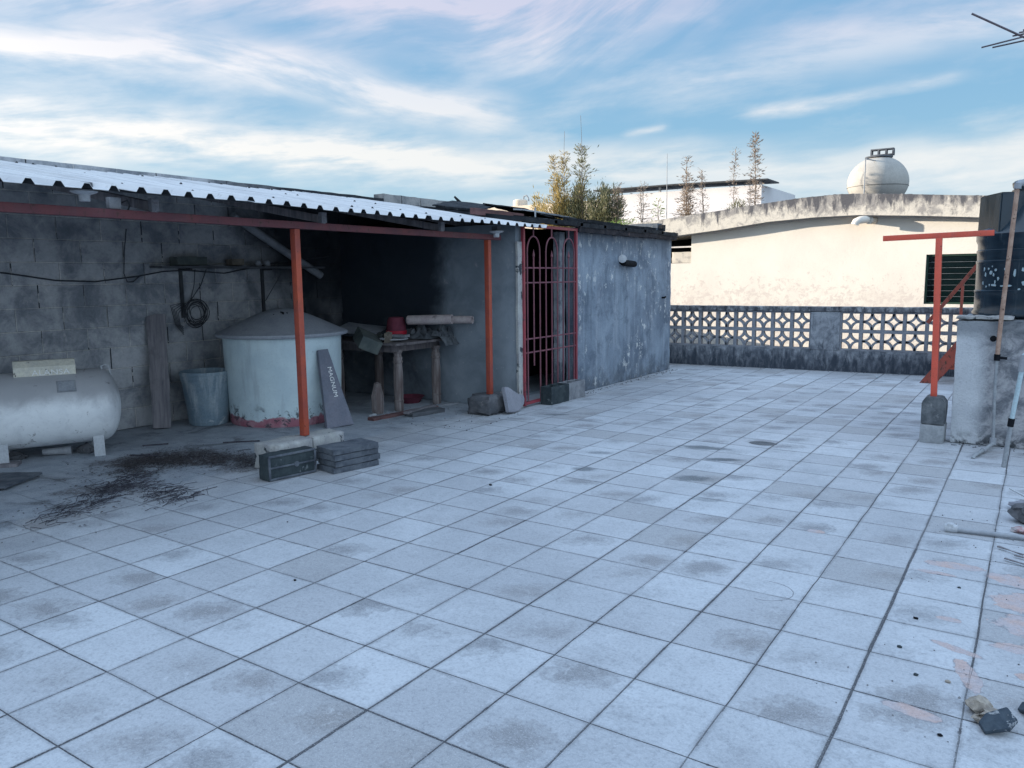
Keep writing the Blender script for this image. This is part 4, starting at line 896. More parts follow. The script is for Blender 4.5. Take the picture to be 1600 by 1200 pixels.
# under and before the table
q = MB(); q.lathe([(.062, 0), (.07, .03), (.068, .20), (.058, .26), (.040, .33), (.0, .345)], 7, caps=False); q.rough(.012, 11, 3)
tag(q.build('wood_stump', M['leg_wood'], None, smooth=20, loc=(-4.99, 3.60, 0)), 'pointed pale wooden stump standing on the floor left of the table leg', 'stump')
tag(MB().lathe([(0, 0), (.11, 0), (.15, .06), (.17, .075), (.155, .07), (.105, .012), (0, .01)], 28, caps=False).build('basin', M['dull_red'], None, loc=(-5.20, 4.36, .0)), 'dark red basin on the floor under the table', 'basin')
for k, (c, sz, rz, mt, lb_) in enumerate([((-4.72, 3.72, .0), (.09, .95, .03), -4, 'wood_red', 'reddish board on the floor in front of the table, leftmost end nearest the stump'), ((-4.62, 3.86, .03), (.07, .55, .025), 8, 'wood_grey', 'grey board lying across the reddish board'), ((-4.53, 3.83, .0), (.14, .44, .045), -10, 'wood_y', 'short thick dark board on the floor in front of the table'), ((-4.68, 4.38, .0), (.035, .34, .02), -14, 'pvc_dim', 'thin pale stick on the floor by the right table leg')]):
    q = MB(); q.rbox((-sz[0]/2, -sz[1]/2, 0), (sz[0]/2, sz[1]/2, sz[2]), .005, .05, 9, k+20, .003)
    tag(q.build('board', M[mt], None, smooth=60, loc=c, rot=(0, 0, R_(rz))), lb_, 'board')
stone('plastic_scrap', 'white plastic scrap at the tip of the reddish board', 'scrap', (-4.93, 3.46, 0), (.06, .12, .03), 'white_plastic', 9, 10)
# shelf on the wall with junk, coil and cable
sf = thing('wall_shelf', 'dark shelf high on the block wall above the cistern', 'shelf', (-6.5, 3.1, 1.55))
MB().rbox((0.005, -1.05, 0), (.22, 1.05, .022), .003, .07, 6, 3, .004).build('board', M['wood_y'], sf, smooth=60)
for yy in (-.72, .29):
    q = MB(); q.box((.006, yy-.018, -.50), (.020, yy+.018, -.002)); q.box((.02, yy-.012, -.02), (.20, yy+.012, -.002)); q.build('bracket', M['darkmetal'], sf)
MB().tube([(.01, .32, -.36), (.19, .44, -.02)], .004, 6).build('brace', M['darkmetal'], sf)
rb('box', 'small yellowish box on the wall shelf', 'box', (-6.40, 2.98, 1.615), (.10, .16, .07), 4, 0, 0, 'cardboard', .004)
rb('tool_case', 'dark flat case on the left of the wall shelf', 'case', (-6.40, 2.42, 1.62), (.14, .34, .09), 2, 0, 0, 'bag', .006)
for k, yy in enumerate((3.26, 3.38)):
    tag(MB().lathe([(.03, 0), (.035, .004), (.034, .05), (.02, .065), (0, .066)], 16, caps=False).build('jar', M['pvc_dim'], None, loc=(-6.38, yy, 1.575)), ['grey jar on the shelf nearest the yellowish box', 'grey jar on the shelf nearest the hanging pipe'][k], 'jar')
hc = MB(); rc = random.Random(5)
for k in range(9):
    cy, cz_, r_ = 2.50+rc.uniform(-.03, .03), 1.10+rc.uniform(-.03, .02), .105+rc.uniform(-.025, .02); cx0 = -6.47+rc.uniform(0, .04)
    hc.tube([(cx0+.01*math.sin(a*2+k), cy+r_*math.cos(a)*(1.0+.15*math.sin(k)), cz_+r_*math.sin(a)*1.12) for a in [2*math.pi*i/28 for i in range(29)]], .004, 6, caps=False)
hc.tube([(-6.47, 2.46, 1.22), (-6.45, 2.50, 1.38), (-6.46, 2.53, 1.54)], .005, 6); hc.tube([(-6.47, 2.46, 1.22), (-6.45, 2.58, 1.38), (-6.46, 2.66, 1.54)], .005, 6)
for k in range(5): hc.tube([(-6.46, 2.42-.02*k, 1.2), (-6.45, 2.30-.02*k, 1.10+.02*k), (-6.46, 2.32-.012*k, .98), (-6.47, 2.36, .96-.02*k)], .0035, 6)
tag(hc.build('cable_coil', M['cable'], None), 'coil of thin black cable hung on the left shelf bracket', 'cable')
cb = MB(); cb.tube([(-6.485, y_, z_) for y_, z_ in [(-.8, 1.60), (0.2, 1.56), (.75, 1.505), (1.15, 1.44), (1.5, 1.425), (1.9, 1.47), (2.2, 1.52), (2.45, 1.53), (2.9, 1.50), (3.6, 1.62), (4.4, 1.7)]], .0065, 8)
cb.tube([(-6.485, 1.84, 1.92), (-6.48, 1.80, 1.70), (-6.48, 1.78, 1.50), (-6.47, 1.80, 1.42), (-6.47, 1.86, 1.42), (-6.48, 1.93, 1.47)], .005, 6)
tag(cb.build('wall_cable', M['cable'], None), 'thick black cable sagging along the block wall with a thin drooping loop', 'cable')
hp = MB(); hp.tube([(-6.36, 2.95, 2.10), (-6.36, 3.10, 2.02), (-6.36, 3.72, 1.69), (-6.36, 4.14, 1.47)], .045, 16)
tag(hp.build('hanging_pipe', M['pvc_dim'], None), 'fat grey pipe hanging aslant from the roof above the shelf', 'pipe')
# ------------------------------------------------------------------ footing blocks
def block(name, lab, cat, lo, hi, mat, seed=1, amp=.006, bev=.012, group=None, holes=None, rz=0):
    lo, hi = Vector(lo), Vector(hi); c = Vector(((lo.x+hi.x)/2, (lo.y+hi.y)/2, lo.z)); q = MB()
    q.rbox(lo-c, hi-c, amp, .035, 9, seed, bev)
    o = q.build(name, M[mat], None, smooth=60, loc=c, rot=(0, 0, R_(rz))); return tag(o, lab, cat, group)
block('concrete_block', 'white painted chipped block under the first orange post, left one', 'concrete block', (-4.12, 1.33, 0), (-3.86, 1.70, .20), 'limewashed', 2)
block('concrete_block', 'white painted chipped block under the first orange post, right one', 'concrete block', (-4.10, 1.705, 0), (-3.87, 2.04, .196), 'limewashed', 3)
dbk = thing('concrete_block', 'dark mossy block standing on edge in front of the first orange post', 'concrete block', (-3.64, 1.30, 0), (0, 0, R_(-9)))
q = MB(); q.rbox((-.14, -.195, 0), (0, .195, .185), .004, .03, 9, 4, .010); q.build('body', M['dark_block'], dbk, smooth=60)
q = MB()
for (a0, a1, z0, z1) in ((-.19, .19, .170, .186), (-.19, .19, .004, .020), (-.19, .19, .088, .100), (-.195, -.178, .02, .17), (.178, .195, .02, .17)): q.box((-.002, a0, z0), (.006, a1, z1), .002)
q.lathe([(0, 0), (.02, 0), (.02, .006), (0, .006)], 12, (.002, .03, .094), Matrix.Rotation(R_(90), 3, 'Y'), caps=False)
q.rough(.002, 25).build('raised_rib', M['slab_stone'], dbk, smooth=60)
for k, lab in enumerate(['lowest of the four grey pavers stacked beside the dark block', 'second paver from the bottom of the grey stack', 'third paver from the bottom of the grey stack', 'topmost paver of the grey stack beside the dark block']):
    q = MB(); q.rbox((-.24, -.20, 0), (.0, .20, .044), .003, .03, 12, 30+k, .004)
    o = q.build('paver', M['slab_stone'], None, smooth=60, loc=(-3.40+.006*(k % 2), 1.70+.008*((k*2) % 3), k*.0465), rot=(0, 0, R_(-12+1.5*(k % 3)))); tag(o, lab, 'paver', 'stacked pavers')
block('footing_stone', 'rough rounded concrete footing under the thin orange post', 'footing', (-4.16, 4.05, 0), (-3.85, 4.40, .20), 'stone', 8, .022, .035)
# heart-like flagstone leaning
q = MB(); q.prism([(-.20, .02), (-.10, .0), (.02, -.005), (.16, .05), (.20, .10), (.19, .15), (.10, .17), (.0, .22), (-.09, .27), (-.17, .285), (-.19, .27)], -.02, .02, 'YZ', .005)
o = q.build('flagstone', M['bluestone'], None, loc=(-3.76, 4.42, .01), rot=(0, R_(-13), R_(6))); tag(o, 'pale grey flagstone leaning between the footing and the gate', 'flagstone')
for k, (y0, y1, lab) in enumerate([(4.98, 5.355, 'dark hollow block in front of the gate, left one'), (5.36, 5.74, 'paler hollow block in front of the gate, right one')]):
    t = thing('hollow_block', lab, 'concrete block', (-3.73, (y0+y1)/2, 0), (0, 0, R_(-2)), 'blocks by the gate'); h = (y1-y0)/2
    q = MB(); wl_ = .022
    q.rbox((-.075, -h, 0), (-.075+wl_, h, .205), .003, .03, 9, k+1, .004); q.rbox((.075-wl_, -h, 0), (.075, h, .205), .003, .03, 9, k+3, .004)
    for yy in (-h, -wl_/2, h-wl_): q.rbox((-.053, yy, 0), (.053, yy+wl_, .203), .002, .03, 9, k+5, .003)
    q.build('body', M['dark_block' if k == 0 else 'concrete'], t, smooth=60)
# ------------------------------------------------------------------ right-hand side
pl = MB(); pl.rbox((.225, 5.0, 0), (1.75, 6.5, 1.03), .006, .06, 6, 3, .012)
tag(pl.build('tank_plinth', M['plinth'], None, smooth=60), 'tall stained concrete plinth under the black water tank', 'plinth')
dh = MB(); dh.tube([(.490, 4.992, .885), (.490, 5.05, .885)], .024, 16); tag(dh.build('drain_hole_disc', M['darkcoupling'], None), 'black disc standing in for a dark drain hole in the plinth face left of the rusty pipe', 'pipe')  # black disc takes the place of the shade inside a drain hole
mo = MB(); mo.rbox((.22, 5.0, 1.035), (.62, 5.16, 1.065), .012, .03, 14, 6, .012)
tag(mo.build('mortar_lump', M['limewashed'], None, smooth=60), 'white mortar smeared on the front edge of the plinth', 'mortar')
wt = thing('water_tank', 'black ribbed plastic water tank on the concrete plinth', 'water tank', (.83, 5.70, 1.035))
R0 = .535
prof = [(0, 0), (R0-.01, 0), (R0+.014, .02), (R0+.014, .04), (R0, .06)]
for z in (.22, .47, .56): prof += [(R0, z-.02), (R0+.005, z-.010), (R0+.005, z+.006), (R0-.003, z+.012)]
prof += [(R0, .62), (R0+.014, .65), (R0+.014, .70), (R0-.03, .75), (.34, 1.00), (.31, 1.03), (.31, 1.05)]
MB().lathe(prof, 96, caps=False).build('body', M['blacktank'], wt, smooth=40)
MB().lathe([(.27, 1.04), (.305, 1.045), (.310, 1.07), (.295, 1.08), (.305, 1.10), (.310, 1.13), (.295, 1.145), (.18, 1.15), (.17, 1.175), (0, 1.18)], 64, caps=False).build('lid', M['blacktank'], wt, smooth=40)
for k in range(4):
    a = R_(-155+90*k); q = MB(); q.prism([(.18, .70), (.505, .70), (.500, 1.035), (.22, 1.035)], -.205, .205, 'XZ', .010)
    q.build('shoulder_panel', M['blacktank'], wt, smooth=40, rot=(0, 0, a))
# torn decal scraps bent to the wall of the tank
rd = random.Random(11)
q = MB()
def scrap(a_deg, z, sa, sz, n=7):
    pts = []
    for k in range(n):
        an = 2*math.pi*k/n; rr = .6+.55*rd.random(); pts.append((R_(a_deg)+R_(sa)*rr*math.cos(an), z+sz*rr*math.sin(an)))
    v = [Vector(((R0+.003)*math.cos(a), (R0+.003)*math.sin(a), zz)) for a, zz in pts]; v2 = [Vector(((R0-.001)*math.cos(a), (R0-.001)*math.sin(a), zz)) for a, zz in pts]
    q._add(v+v2, [tuple(range(n)), tuple(range(2*n-1, n-1, -1))]+[(k, k+n, (k+1) % n+n, (k+1) % n) for k in range(n)])
for (a_, z_, sa, sz) in [(-127, .405, .8, .014), (-125, .36, 1.0, .016), (-121, .41, .9, .008), (-117, .43, .7, .008), (-113, .40, 1.2, .010), (-118, .375, 1.6, .014), (-115, .36, .8, .012), (-110, .33, .9, .014), (-128, .29, 1.1, .012), (-123, .262, .8, .008), (-119, .275, .6, .01), (-114, .275, 2.6, .010), (-113, .30, .7, .012), (-104, .405, 1.3, .014), (-96, .375, 1.0, .03), (-100, .27, 2.2, .010), (-106, .268, 1.4, .006), (-90, .40, 1.0, .015), (-89, .29, 1.5, .02), (-84, .36, 1.2, .02), (-86, .42, .8, .01), (-92, .24, 1.0, .008)]:
    scrap(-103+(a_+84)*1.06, z_, sa*1.15, sz*1.25)
q.build('torn_decal', M['decal'], wt, smooth=0)
# T-shaped post on its pillar
tp = thing('t_post', 'coral red steel T-shaped post standing on a grey block pillar', 'post', (.09, 5.0, .385))
MB().box((-.024, -.022, 0), (.024, .022, 1.33), .005).build('post', M['tpost'], tp, rot=(0, R_(-1.4), 0))
q = MB(); q.obox((.0, 0, 0), (.81, .045, .045), None, .005)
q.build('arm', M['tpost'], tp, loc=(-.05, 0, 1.335), rot=(0, R_(-1.2), 0))
for k, (z0, z1, mt, lab) in enumerate([(0, .155, 'plinth_b', 'pale lower block of the small pillar carrying the red T-shaped post'), (.156, .385, 'pillar_top', 'dark grey chamfered upper block carrying the red T-shaped post')]):
    if mt == 'plinth_b': M[mt] = mottled('pale_cement', (.36, .375, .39), (.27, .285, .30), scale=7, bd=.006)
    M.setdefault('pillar_top', mottled('mossy_grey_cement', (.17, .18, .19), (.07, .08, .09), scale=9, bd=.008, patch=((.27, .275, .28), 12, .6, .7)))
    q = MB(); 
    if k == 0: q.rbox((-.09, -.11, z0), (.09, .11, z1), .004, .03, 9, 2, .006)
    else:
        q.prism([(-.088, 0), (.088, 0), (.088, .185), (.058, .229), (-.058, .229), (-.088, .185)], -.10, .10, 'XZ', .006)
        bmesh.ops.subdivide_edges(q.bm, edges=q.bm.edges, cuts=3, use_grid_fill=True); q.rough(.004, 18)
    tag(q.build('concrete_block', M[mt], None, smooth=60, loc=(.10, 5.0, z0)), lab, 'concrete block')
# water pipes
wp = thing('water_pipe', 'rusty riser pipe leaning in front of the plinth up to the tank lid', 'pipe', (.545, 4.93, 0))
MB().tube([(-.005, 0, .07), (-.02, .0, .5), (-.018, 0, .74)], .0125, 12).build('lower_pipe', M['galv'], wp)
MB().tube([(-.018, 0, .74), (-.010, 0, 1.02), (.035, 0, 2.06)], .0165, 12).build('upper_pipe', M['rusty_pipe'], wp)
b = MB(); b.tube([(.035, 0, 2.055), (.037, .0, 2.085), (.05, .03, 2.10), (.075, .07, 2.102)], .026, 12); b.build('elbow', M['pvc'], wp)
MB().tube([(.07, .065, 2.102), (.24, .42, 2.11)], .016, 10).build('feed_pipe', M['galv'], wp)
b = MB(); b.tube([(-.0185, 0, .715), (-.018, 0, .765)], .022, 12); b.tube([(-.018, 0, .74), (.05, 0, .735)], .011, 8); b.build('coupling', M['darkcoupling'], wp)
b = MB(); b.tube([(-.005, 0, .085), (-.006, -.005, .04), (-.03, -.12, .03), (-.07, -.30, .022), (-.105, -.46, .018), (-.112, -.50, .0)], .014, 10); b.build('foot_pipe', M['galv'], wp)
b = MB(); b.tube([(-.006, 0, .03), (-.005, 0, .085)], .024, 12); b.tube([(-.052, -.22, .027), (-.062, -.26, .024)], .020, 12); b.build('pipe_collar', M['pvc'], wp)
wq = thing('water_pipe', 'pale blue stand pipe with black coupling rising from the floor at right', 'pipe', (.64, 4.24, 0))
MB().tube([(0, 0, 0), (.026, 0, .34)], .0155, 12).build('lower_pipe', M['galv'], wq)
MB().tube([(.026, 0, .34), (.066, 0, .72)], .0155, 12).build('upper_pipe', M['bluepipe'], wq)
MB().tube([(.022, 0, .305), (.028, 0, .365)], .021, 12).build('coupling', M['darkcoupling'], wq)
MB().tube([(.064, 0, .71), (.073, 0, .83)], .0215, 12).build('sleeve', M['pvc'], wq)
MB().tube([(.071, 0, .82), (.10, 0, .86), (.13, .0, .90), (.14, .05, 1.12), (.15, .3, 1.6), (.15, .7, 1.62)], .016, 12).build('top_pipe', M['bluepipe'], wq)
# stairs going up behind the plinth
stt = thing('staircase', 'red metal staircase rising behind the concrete plinth', 'staircase', (-.45, 8.92, 0))
K_ = 1.42
for dy in (0, .62):
    q = MB(); q.prism([(0, 0), (.19, 0), (1.79, 1.6*K_), (1.6, 1.6*K_)], dy-.012, dy+.012, 'XZ', .002); q.build('stringer', M['stairs'], stt)
for k in range(1, 11): MB().box((.03+k*.15, -.005, k*.15*K_-.02), (.24+k*.15, .61, k*.15*K_), .002).build('tread', M['stairs'], stt)
hr = MB(); ca_ = math.atan(K_); hr.obox((.95, 0, 1.30+.53*K_), (1.95/math.cos(ca_)*.92, .035, .045), Matrix.Rotation(-ca_, 3, 'Y'), .004); hr.build('handrail', M['stairs'], stt)
for k in range(7):
    x_ = .20+k*.22; q = MB(); r_ = .016 if k == 1 else .007; q.box((x_-r_, -r_, max(.02, (x_-.10)*K_)), (x_+r_, r_, 1.30+(x_-.42)*K_), .001); q.build('baluster', M['stairs'], stt)
# antenna and its mast
an = thing('antenna', 'thin metal television antenna reaching into the sky at upper right', 'antenna', (.75, 7.0, 0))
MB().tube([(0, 0, -.0+0.0), (-.06, 0, 4.2)], .022, 10).build('mast', M['stairs'], an)
MB().tube([(-.72, 0, 3.975), (.60, 0, 3.10)], .010, 8).build('boom', M['aluminium'], an)
for k, (x0, z0, x1, z1) in enumerate([(-.61, 3.612, .55, 3.80), (-.52, 3.608, .55, 3.73), (-.36, 3.70, .5, 3.76), (-.31, 3.735, .5, 3.77), (-.28, 3.765, .5, 3.80)]):
    MB().tube([(x0, -.1+.05*k, z0), (x1, .1, z1)], .008, 6).build('antenna_rod', M['aluminium'], an)
# rubble at lower right
def shard(loc, seed, lab, sc=1.0, rz=0, tilt=(28, -18)):
    t = thing('rubble_chunk', lab, 'rubble', loc, (0, 0, R_(rz)))
    q = MB(); q.prism([(-.052*sc, -.03*sc), (.02*sc, -.035*sc), (.055*sc, -.01*sc), (.045*sc, .035*sc), (-.02*sc, .03*sc), (-.055*sc, .005)], 0, .016*sc, 'XY', .002); q.rough(.004*sc, 30, seed)
    q.build('painted_face', M['tilechunk'], t, loc=(0, 0, .028*sc), rot=(R_(tilt[0]), R_(tilt[1]), 0))
    u_ = bmesh.new(); bmesh.ops.create_icosphere(u_, subdivisions=3, radius=.5)
    for v in u_.verts: v.co += noise.noise_vector(v.co*3+Vector((seed*3, 0, 0)))*.28+noise.noise_vector(v.co*9)*.10; v.co = Vector((v.co.x*.10*sc, v.co.y*.07*sc, max(v.co.z, -.4)*.045*sc))
    q = MB(); q.merge(u_); q.build('mortar', M['mortar'], t, smooth=25, loc=(.0, .035*sc, .02*sc))
shard((.755, .315, 0), 1, 'dark painted rubble chunk with sandy mortar nearest the camera', 1.0, 25)
shard((.86, .47, 0), 2, 'rubble chunk just behind the nearest dark one at the picture edge', .95, -40)
stone('rubble_chunk', 'crumbly mortar lump beside the nearest rubble chunk', 'rubble', (.70, .41, 0), (.07, .06, .05), 'mortar', 4)
stone('rubble_chunk', 'grey lump of rubble beside the plastic pipe at right', 'rubble', (.84, 2.80, 0), (.22, .16, .12), 'stone', 6)
stone('rubble_chunk', 'pale broken plaster piece on the rubble at right', 'rubble', (.80, 3.08, 0), (.2, .14, .07), 'bluestone', 7)
rb('wood_splinter', 'light wood splinter on the rubble at right', 'splinter', (.80, 3.06, .08), (.25, .02, .012), -35, 14, 0, 'white_plastic', .002)
stone('wrapper', 'crushed red and white wrapper beside the plastic pipe', 'wrapper', (.80, 2.57, 0), (.16, .06, .035), 'redwhite', 8, -20)
for k, (x_, y_, l_, rz, lab) in enumerate([(.74, 2.18, .14, -35, 'short dark splinter below the plastic pipe'), (.86, 2.08, .22, -18, 'long dark splinter right of the short one'), (.83, 1.98, .26, -28, 'curled dark bark strip nearest the pink patches')]):
    rb('splinter', lab, 'splinter', (x_, y_, .012), (l_, .018, .010), rz, 0, 0, 'wood_grey', .003)
ft = thing('floor_pipe', 'grey plastic pipe with white end cap lying on the tiles at right', 'pipe', (.455, 2.40, .016))
MB().tube([(.02, 0, 0), (.6, .06, .002), (1.3, .13, 0)], .013, 12).build('pipe', M['pvc'], ft)
q = MB(); q.tube([(-.03, -.004, .004), (.03, .002, .004)], .024, 12); q.box((-.02, -.022, .01), (.012, .02, .032), .004); q.build('end_cap', M['white_plastic'], ft)
for k, (x_, y_, s_, mt, lab) in enumerate([(.60, .565, .018, 'mortar', 'tiny mortar crumb on the joint near the pink streak'), (.61, .19, .014, 'darkcoupling', 'tiny black pebble at lower right'), (.42, .76, .018, 'dark_block', 'small dark crumb left of the pink streak'), (.44, 1.07, .017, 'darkcoupling', 'small black pebble in the middle of the right-hand tiles'), (.56, 1.53, .014, 'dark_block', 'small brown pebble above the middle black one'), (.50, .56, .016, 'dark_block', 'small grey crumb left of the mortar crumb'), (-2.08, -.03, .016, 'darkcoupling', 'small black pebble on the middle front tiles'), (-2.83, .56, .010, 'darkcoupling', 'tiny black pebble on the left front tiles'), (-2.28, 1.86, .022, 'darkcoupling', 'black crumb on the tiles right of the paver stack'), (-1.0, 9.2, .03, 'bluepipe', 'tiny turquoise scrap at the foot of the far parapet')]):
    stone('pebble' if mt != 'bluepipe' else 'scrap', lab, 'pebble' if mt != 'bluepipe' else 'scrap', (x_, y_, 0), (s_*1.05, s_*.7, s_*.55), mt, k+3)
# leaf litter and twigs on the floor
q = MB(); rl = random.Random(21)
def along(pts, f):
    f *= len(pts)-1; i = min(int(f), len(pts)-2); f -= i; return Vector(pts[i]).lerp(Vector(pts[i+1]), f)
path = [(-4.25, 1.45, 0), (-4.75, 1.30, 0), (-5.1, 1.1, 0), (-4.85, .75, 0), (-4.45, .45, 0), (-4.25, .15, 0), (-4.02, -.25, 0)]
path2 = [(-4.5, .55, 0), (-4.0, .5, 0), (-3.75, .45, 0)]
for k in range(300):
    P_ = along(path, rl.uniform(.58, 1.0)) if rl.random() < .62 else along(path2, rl.random())
    P_ += Vector((rl.gauss(0, .07), rl.gauss(0, .09), 0)); d = Vector((rl.gauss(-.05, .35), rl.gauss(.95, .25), 0)).normalized(); d = (Matrix.Rotation(R_(28), 3, 'Z') @ d)
    l_ = rl.uniform(.05, .24); bend = Vector((-d.y, d.x, 0))*rl.gauss(0, .035); h = .004+abs(rl.gauss(0, .007))
    q.tube([P_+Vector((0, 0, h)), P_+d*l_*.5+bend+Vector((0, 0, h+abs(rl.gauss(0, .006)))), P_+d*l_+Vector((0, 0, .003))], rl.uniform(.0008, .0022), 5)
for k in range(90):
    P_ = along(path[:4], rl.random())+Vector((rl.gauss(0, .12), rl.gauss(0, .12), .004)); d = Vector((rl.gauss(0, 1), rl.gauss(0, 1), 0)).normalized(); l_ = rl.uniform(.04, .16)
    q.tube([P_, P_+d*l_*.5+Vector((rl.gauss(0, .01), 0, .004)), P_+d*l_], rl.uniform(.0008, .0025), 5)
for (a_, b_) in [((-5.35, 1.06, .008), (-5.12, 1.16, .01)), ((-5.62, 1.33, .006), (-5.5, 1.50, .006)), ((-5.12, 1.78, .006), (-4.9, 2.0, .006))]: q.tube([a_, b_], .007, 6)
tag(q.build('twigs', M['twig'], None, smooth=60), kind='stuff')
q = MB()
for k in range(7000):
    if rl.random() < .88: P_ = along(path[:4], rl.random()); P_ += Vector((rl.gauss(0, .17), rl.gauss(0, .15), 0)); P_ = P_ if noise.noise(P_*5) > -.12 or rl.random() < .25 else along(path[:4], rl.random())+Vector((rl.gauss(0, .1), rl.gauss(0, .1), 0))
    else: P_ = along(path, rl.random())+Vector((rl.gauss(0, .25), rl.gauss(0, .25), 0))
    s_ = rl.uniform(.004, .014); a = rl.uniform(0, 6.3); tz = rl.uniform(-.5, .5)
    c_ = Vector((math.cos(a), math.sin(a), tz*.5))*s_; e_ = Vector((-math.sin(a), math.cos(a), tz*.4))*s_*.5; z_ = Vector((0, 0, .006+rl.random()*.008))
    vv = [q.bm.verts.new(P_+z_+o_) for o_ in (-c_, e_, c_, -e_)]; q.bm.faces.new(vv)
tag(q.build('leaf_litter', M['litter'], None, smooth=0, recalc=False), kind='stuff')
q = MB()
for k in range(420):                                                    # grit along the walls and strewn about
    r_ = rl.random()
    if r_ < .35: P_ = Vector((-3.80+abs(rl.gauss(0, .05)), rl.uniform(5.8, 8.8), 0))
    elif r_ < .55: P_ = Vector((rl.uniform(-3.8, -.4), 0, 0)); P_.y = 9.49+(P_.x+5.2)*.0524-.01-abs(rl.gauss(0, .05))
    elif r_ < .65: P_ = Vector((rl.uniform(.2, 1.2), 4.97-abs(rl.gauss(0, .05)), 0))
    elif r_ < .85: P_ = Vector((rl.uniform(-5.0, -3.6), rl.uniform(3.2, 4.5), 0))
    else: P_ = Vector((.62+rl.gauss(0, .22), rl.uniform(.1, 3), 0))
    s_ = rl.uniform(.0015, .005) if r_ > .85 else rl.uniform(.003, .011); u_ = bmesh.new(); bmesh.ops.create_icosphere(u_, subdivisions=1, radius=s_)
    for v in u_.verts: v.co *= rl.uniform(.6, 1.2)
    q.merge(u_, Matrix.Translation(P_+Vector((0, 0, s_*.4))))
tag(q.build('grit', M['concrete'], None, smooth=0), kind='stuff')
# ------------------------------------------------------------------ neighbour house beyond the parapet
nh = thing('neighbour_house', 'cream house with stained curved roof slab beyond the parapet', 'house', (-2.0, 11.5, -3.2))
def H(x, y, z): return (x+2.0, y-11.5, z+3.2)
# coordinates of the cream paint material are the object's own, so keep these walls in world coordinates
def Hbuild(mb, name, mat, smooth=0):
    o = mb.build(name, mat, nh, smooth=smooth); o.location = (2.0, -11.5, 3.2); return o
b = MB(); b.box((-4.585, 11.5, -3.2), (-.737, 11.66, 2.42)); b.box((-.737, 11.5, -3.2), (.75, 11.66, .93)); b.box((-.737, 11.5, 1.70), (.75, 11.66, 2.35)); b.box((.75, 11.5, -3.2), (4.5, 11.66, 2.2))
b.box((-9, 11.5, -3.2), (-4.585, 11.66, 1.645)); Hbuild(b, 'wall', M['cream'])
b = MB(); b.box((4.34, 11.66, -3.2), (4.5, 18, 2.2)); b.box((-9, 11.66, -3.2), (-8.84, 18, 2.1)); b.box((-8.84, 17.84, -3.2), (4.34, 18, 2.1)); Hbuild(b, 'wall', M['cream'])
Hbuild(MB().box((-8.84, 12.3, -.1), (4.34, 12.4, 2.2)), 'darkness_backing', M['black_void'])  # near-black sheet added as the darkness behind the gap and the window
Hbuild(MB().rbox((-4.97, 11.515, 1.648), (-4.588, 11.64, 1.852), .003, .04, 9, 1, .01), 'loose_block', M['slab'], 60)
Hbuild(MB().box((-9, 11.52, 1.93), (-4.587, 11.60, 1.955)), 'louvre_bar', M['white_wall'])
top = [(-9.5, 2.10), (-7.5, 2.24), (-5.51, 2.405), (-4.275, 2.514), (-3.154, 2.624), (-2.6, 2.672), (-2.0, 2.692), (-1.5, 2.665), (-1.18, 2.64), (-.21, 2.555), (2, 2.38), (4.8, 2.15)]
bot = [(4.8, 1.80), (2, 2.04), (-.19, 2.228), (-.9, 2.285), (-1.73, 2.338), (-2.4, 2.335), (-3.14, 2.300), (-4.034, 2.195), (-4.9, 2.12), (-6.5, 2.0), (-9.5, 1.78)]
t = MB(); t.prism(top+bot, 11.28, 18.2, 'XZ')
fa = [f for f in t.bm.faces if len(f.verts) > 6]; bmesh.ops.triangulate(t.bm, faces=fa)
Hbuild(t, 'roof_slab', M['slab'])
lip = MB()
for i in range(len(bot)-1):
    (xa, za), (xb, zb) = bot[i], bot[i+1]; lip._add([(xa, 11.27, za-.012), (xb, 11.27, zb-.012), (xb, 11.27, zb+.008), (xa, 11.27, za+.008), (xa, 11.33, za-.012), (xb, 11.33, zb-.012), (xb, 11.33, zb+.008), (xa, 11.33, za+.008)], [(0, 1, 2, 3), (4, 7, 6, 5), (0, 4, 5, 1), (3, 2, 6, 7), (0, 3, 7, 4), (1, 5, 6, 2)])
Hbuild(lip, 'drip_edge', M['darkmetal'])
# rough plaster crumbs along the top edge
lp = MB(); rr2 = random.Random(2)
for k in range(160):
    f = rr2.random()*(len(top)-3)+1; i = int(f); f -= i; x_ = top[i][0]+(top[i+1][0]-top[i][0])*f; z_ = top[i][1]+(top[i+1][1]-top[i][1])*f
    u_ = bmesh.new(); bmesh.ops.create_icosphere(u_, subdivisions=1, radius=rr2.uniform(.006, .018)); lp.merge(u_, Matrix.Translation((x_, 11.29+rr2.random()*.1, z_)) @ Matrix.Diagonal((2.2, 1.5, .6, 1)))
Hbuild(lp, 'edge_crumbs', M['slab'])
dsp = MB(); dsp.tube([(-1.55, 11.5, 2.285), (-1.60, 11.30, 2.275), (-1.68, 11.24, 2.262), (-1.735, 11.22, 2.235), (-1.75, 11.215, 2.19)], .060, 16)
Hbuild(dsp, 'drain_spout', M['cream'], 40)
dsp = MB(); dsp.tube([(-1.52, 11.5, 2.27), (-1.56, 11.31, 2.262)], .066, 16); Hbuild(dsp, 'spout_collar', M['slab'], 40)
wf = MB(); wf.box((-.735, 11.53, .932), (-.705, 11.57, 1.698)); wf.box((.72, 11.53, .932), (.748, 11.57, 1.698)); wf.box((-.705, 11.53, .932), (.72, 11.57, .96)); wf.box((-.705, 11.53, 1.67), (.72, 11.57, 1.698)); wf.box((-.02, 11.53, .96), (.01, 11.57, 1.67))
wfo = Hbuild(wf, 'window', M['green_frame'])
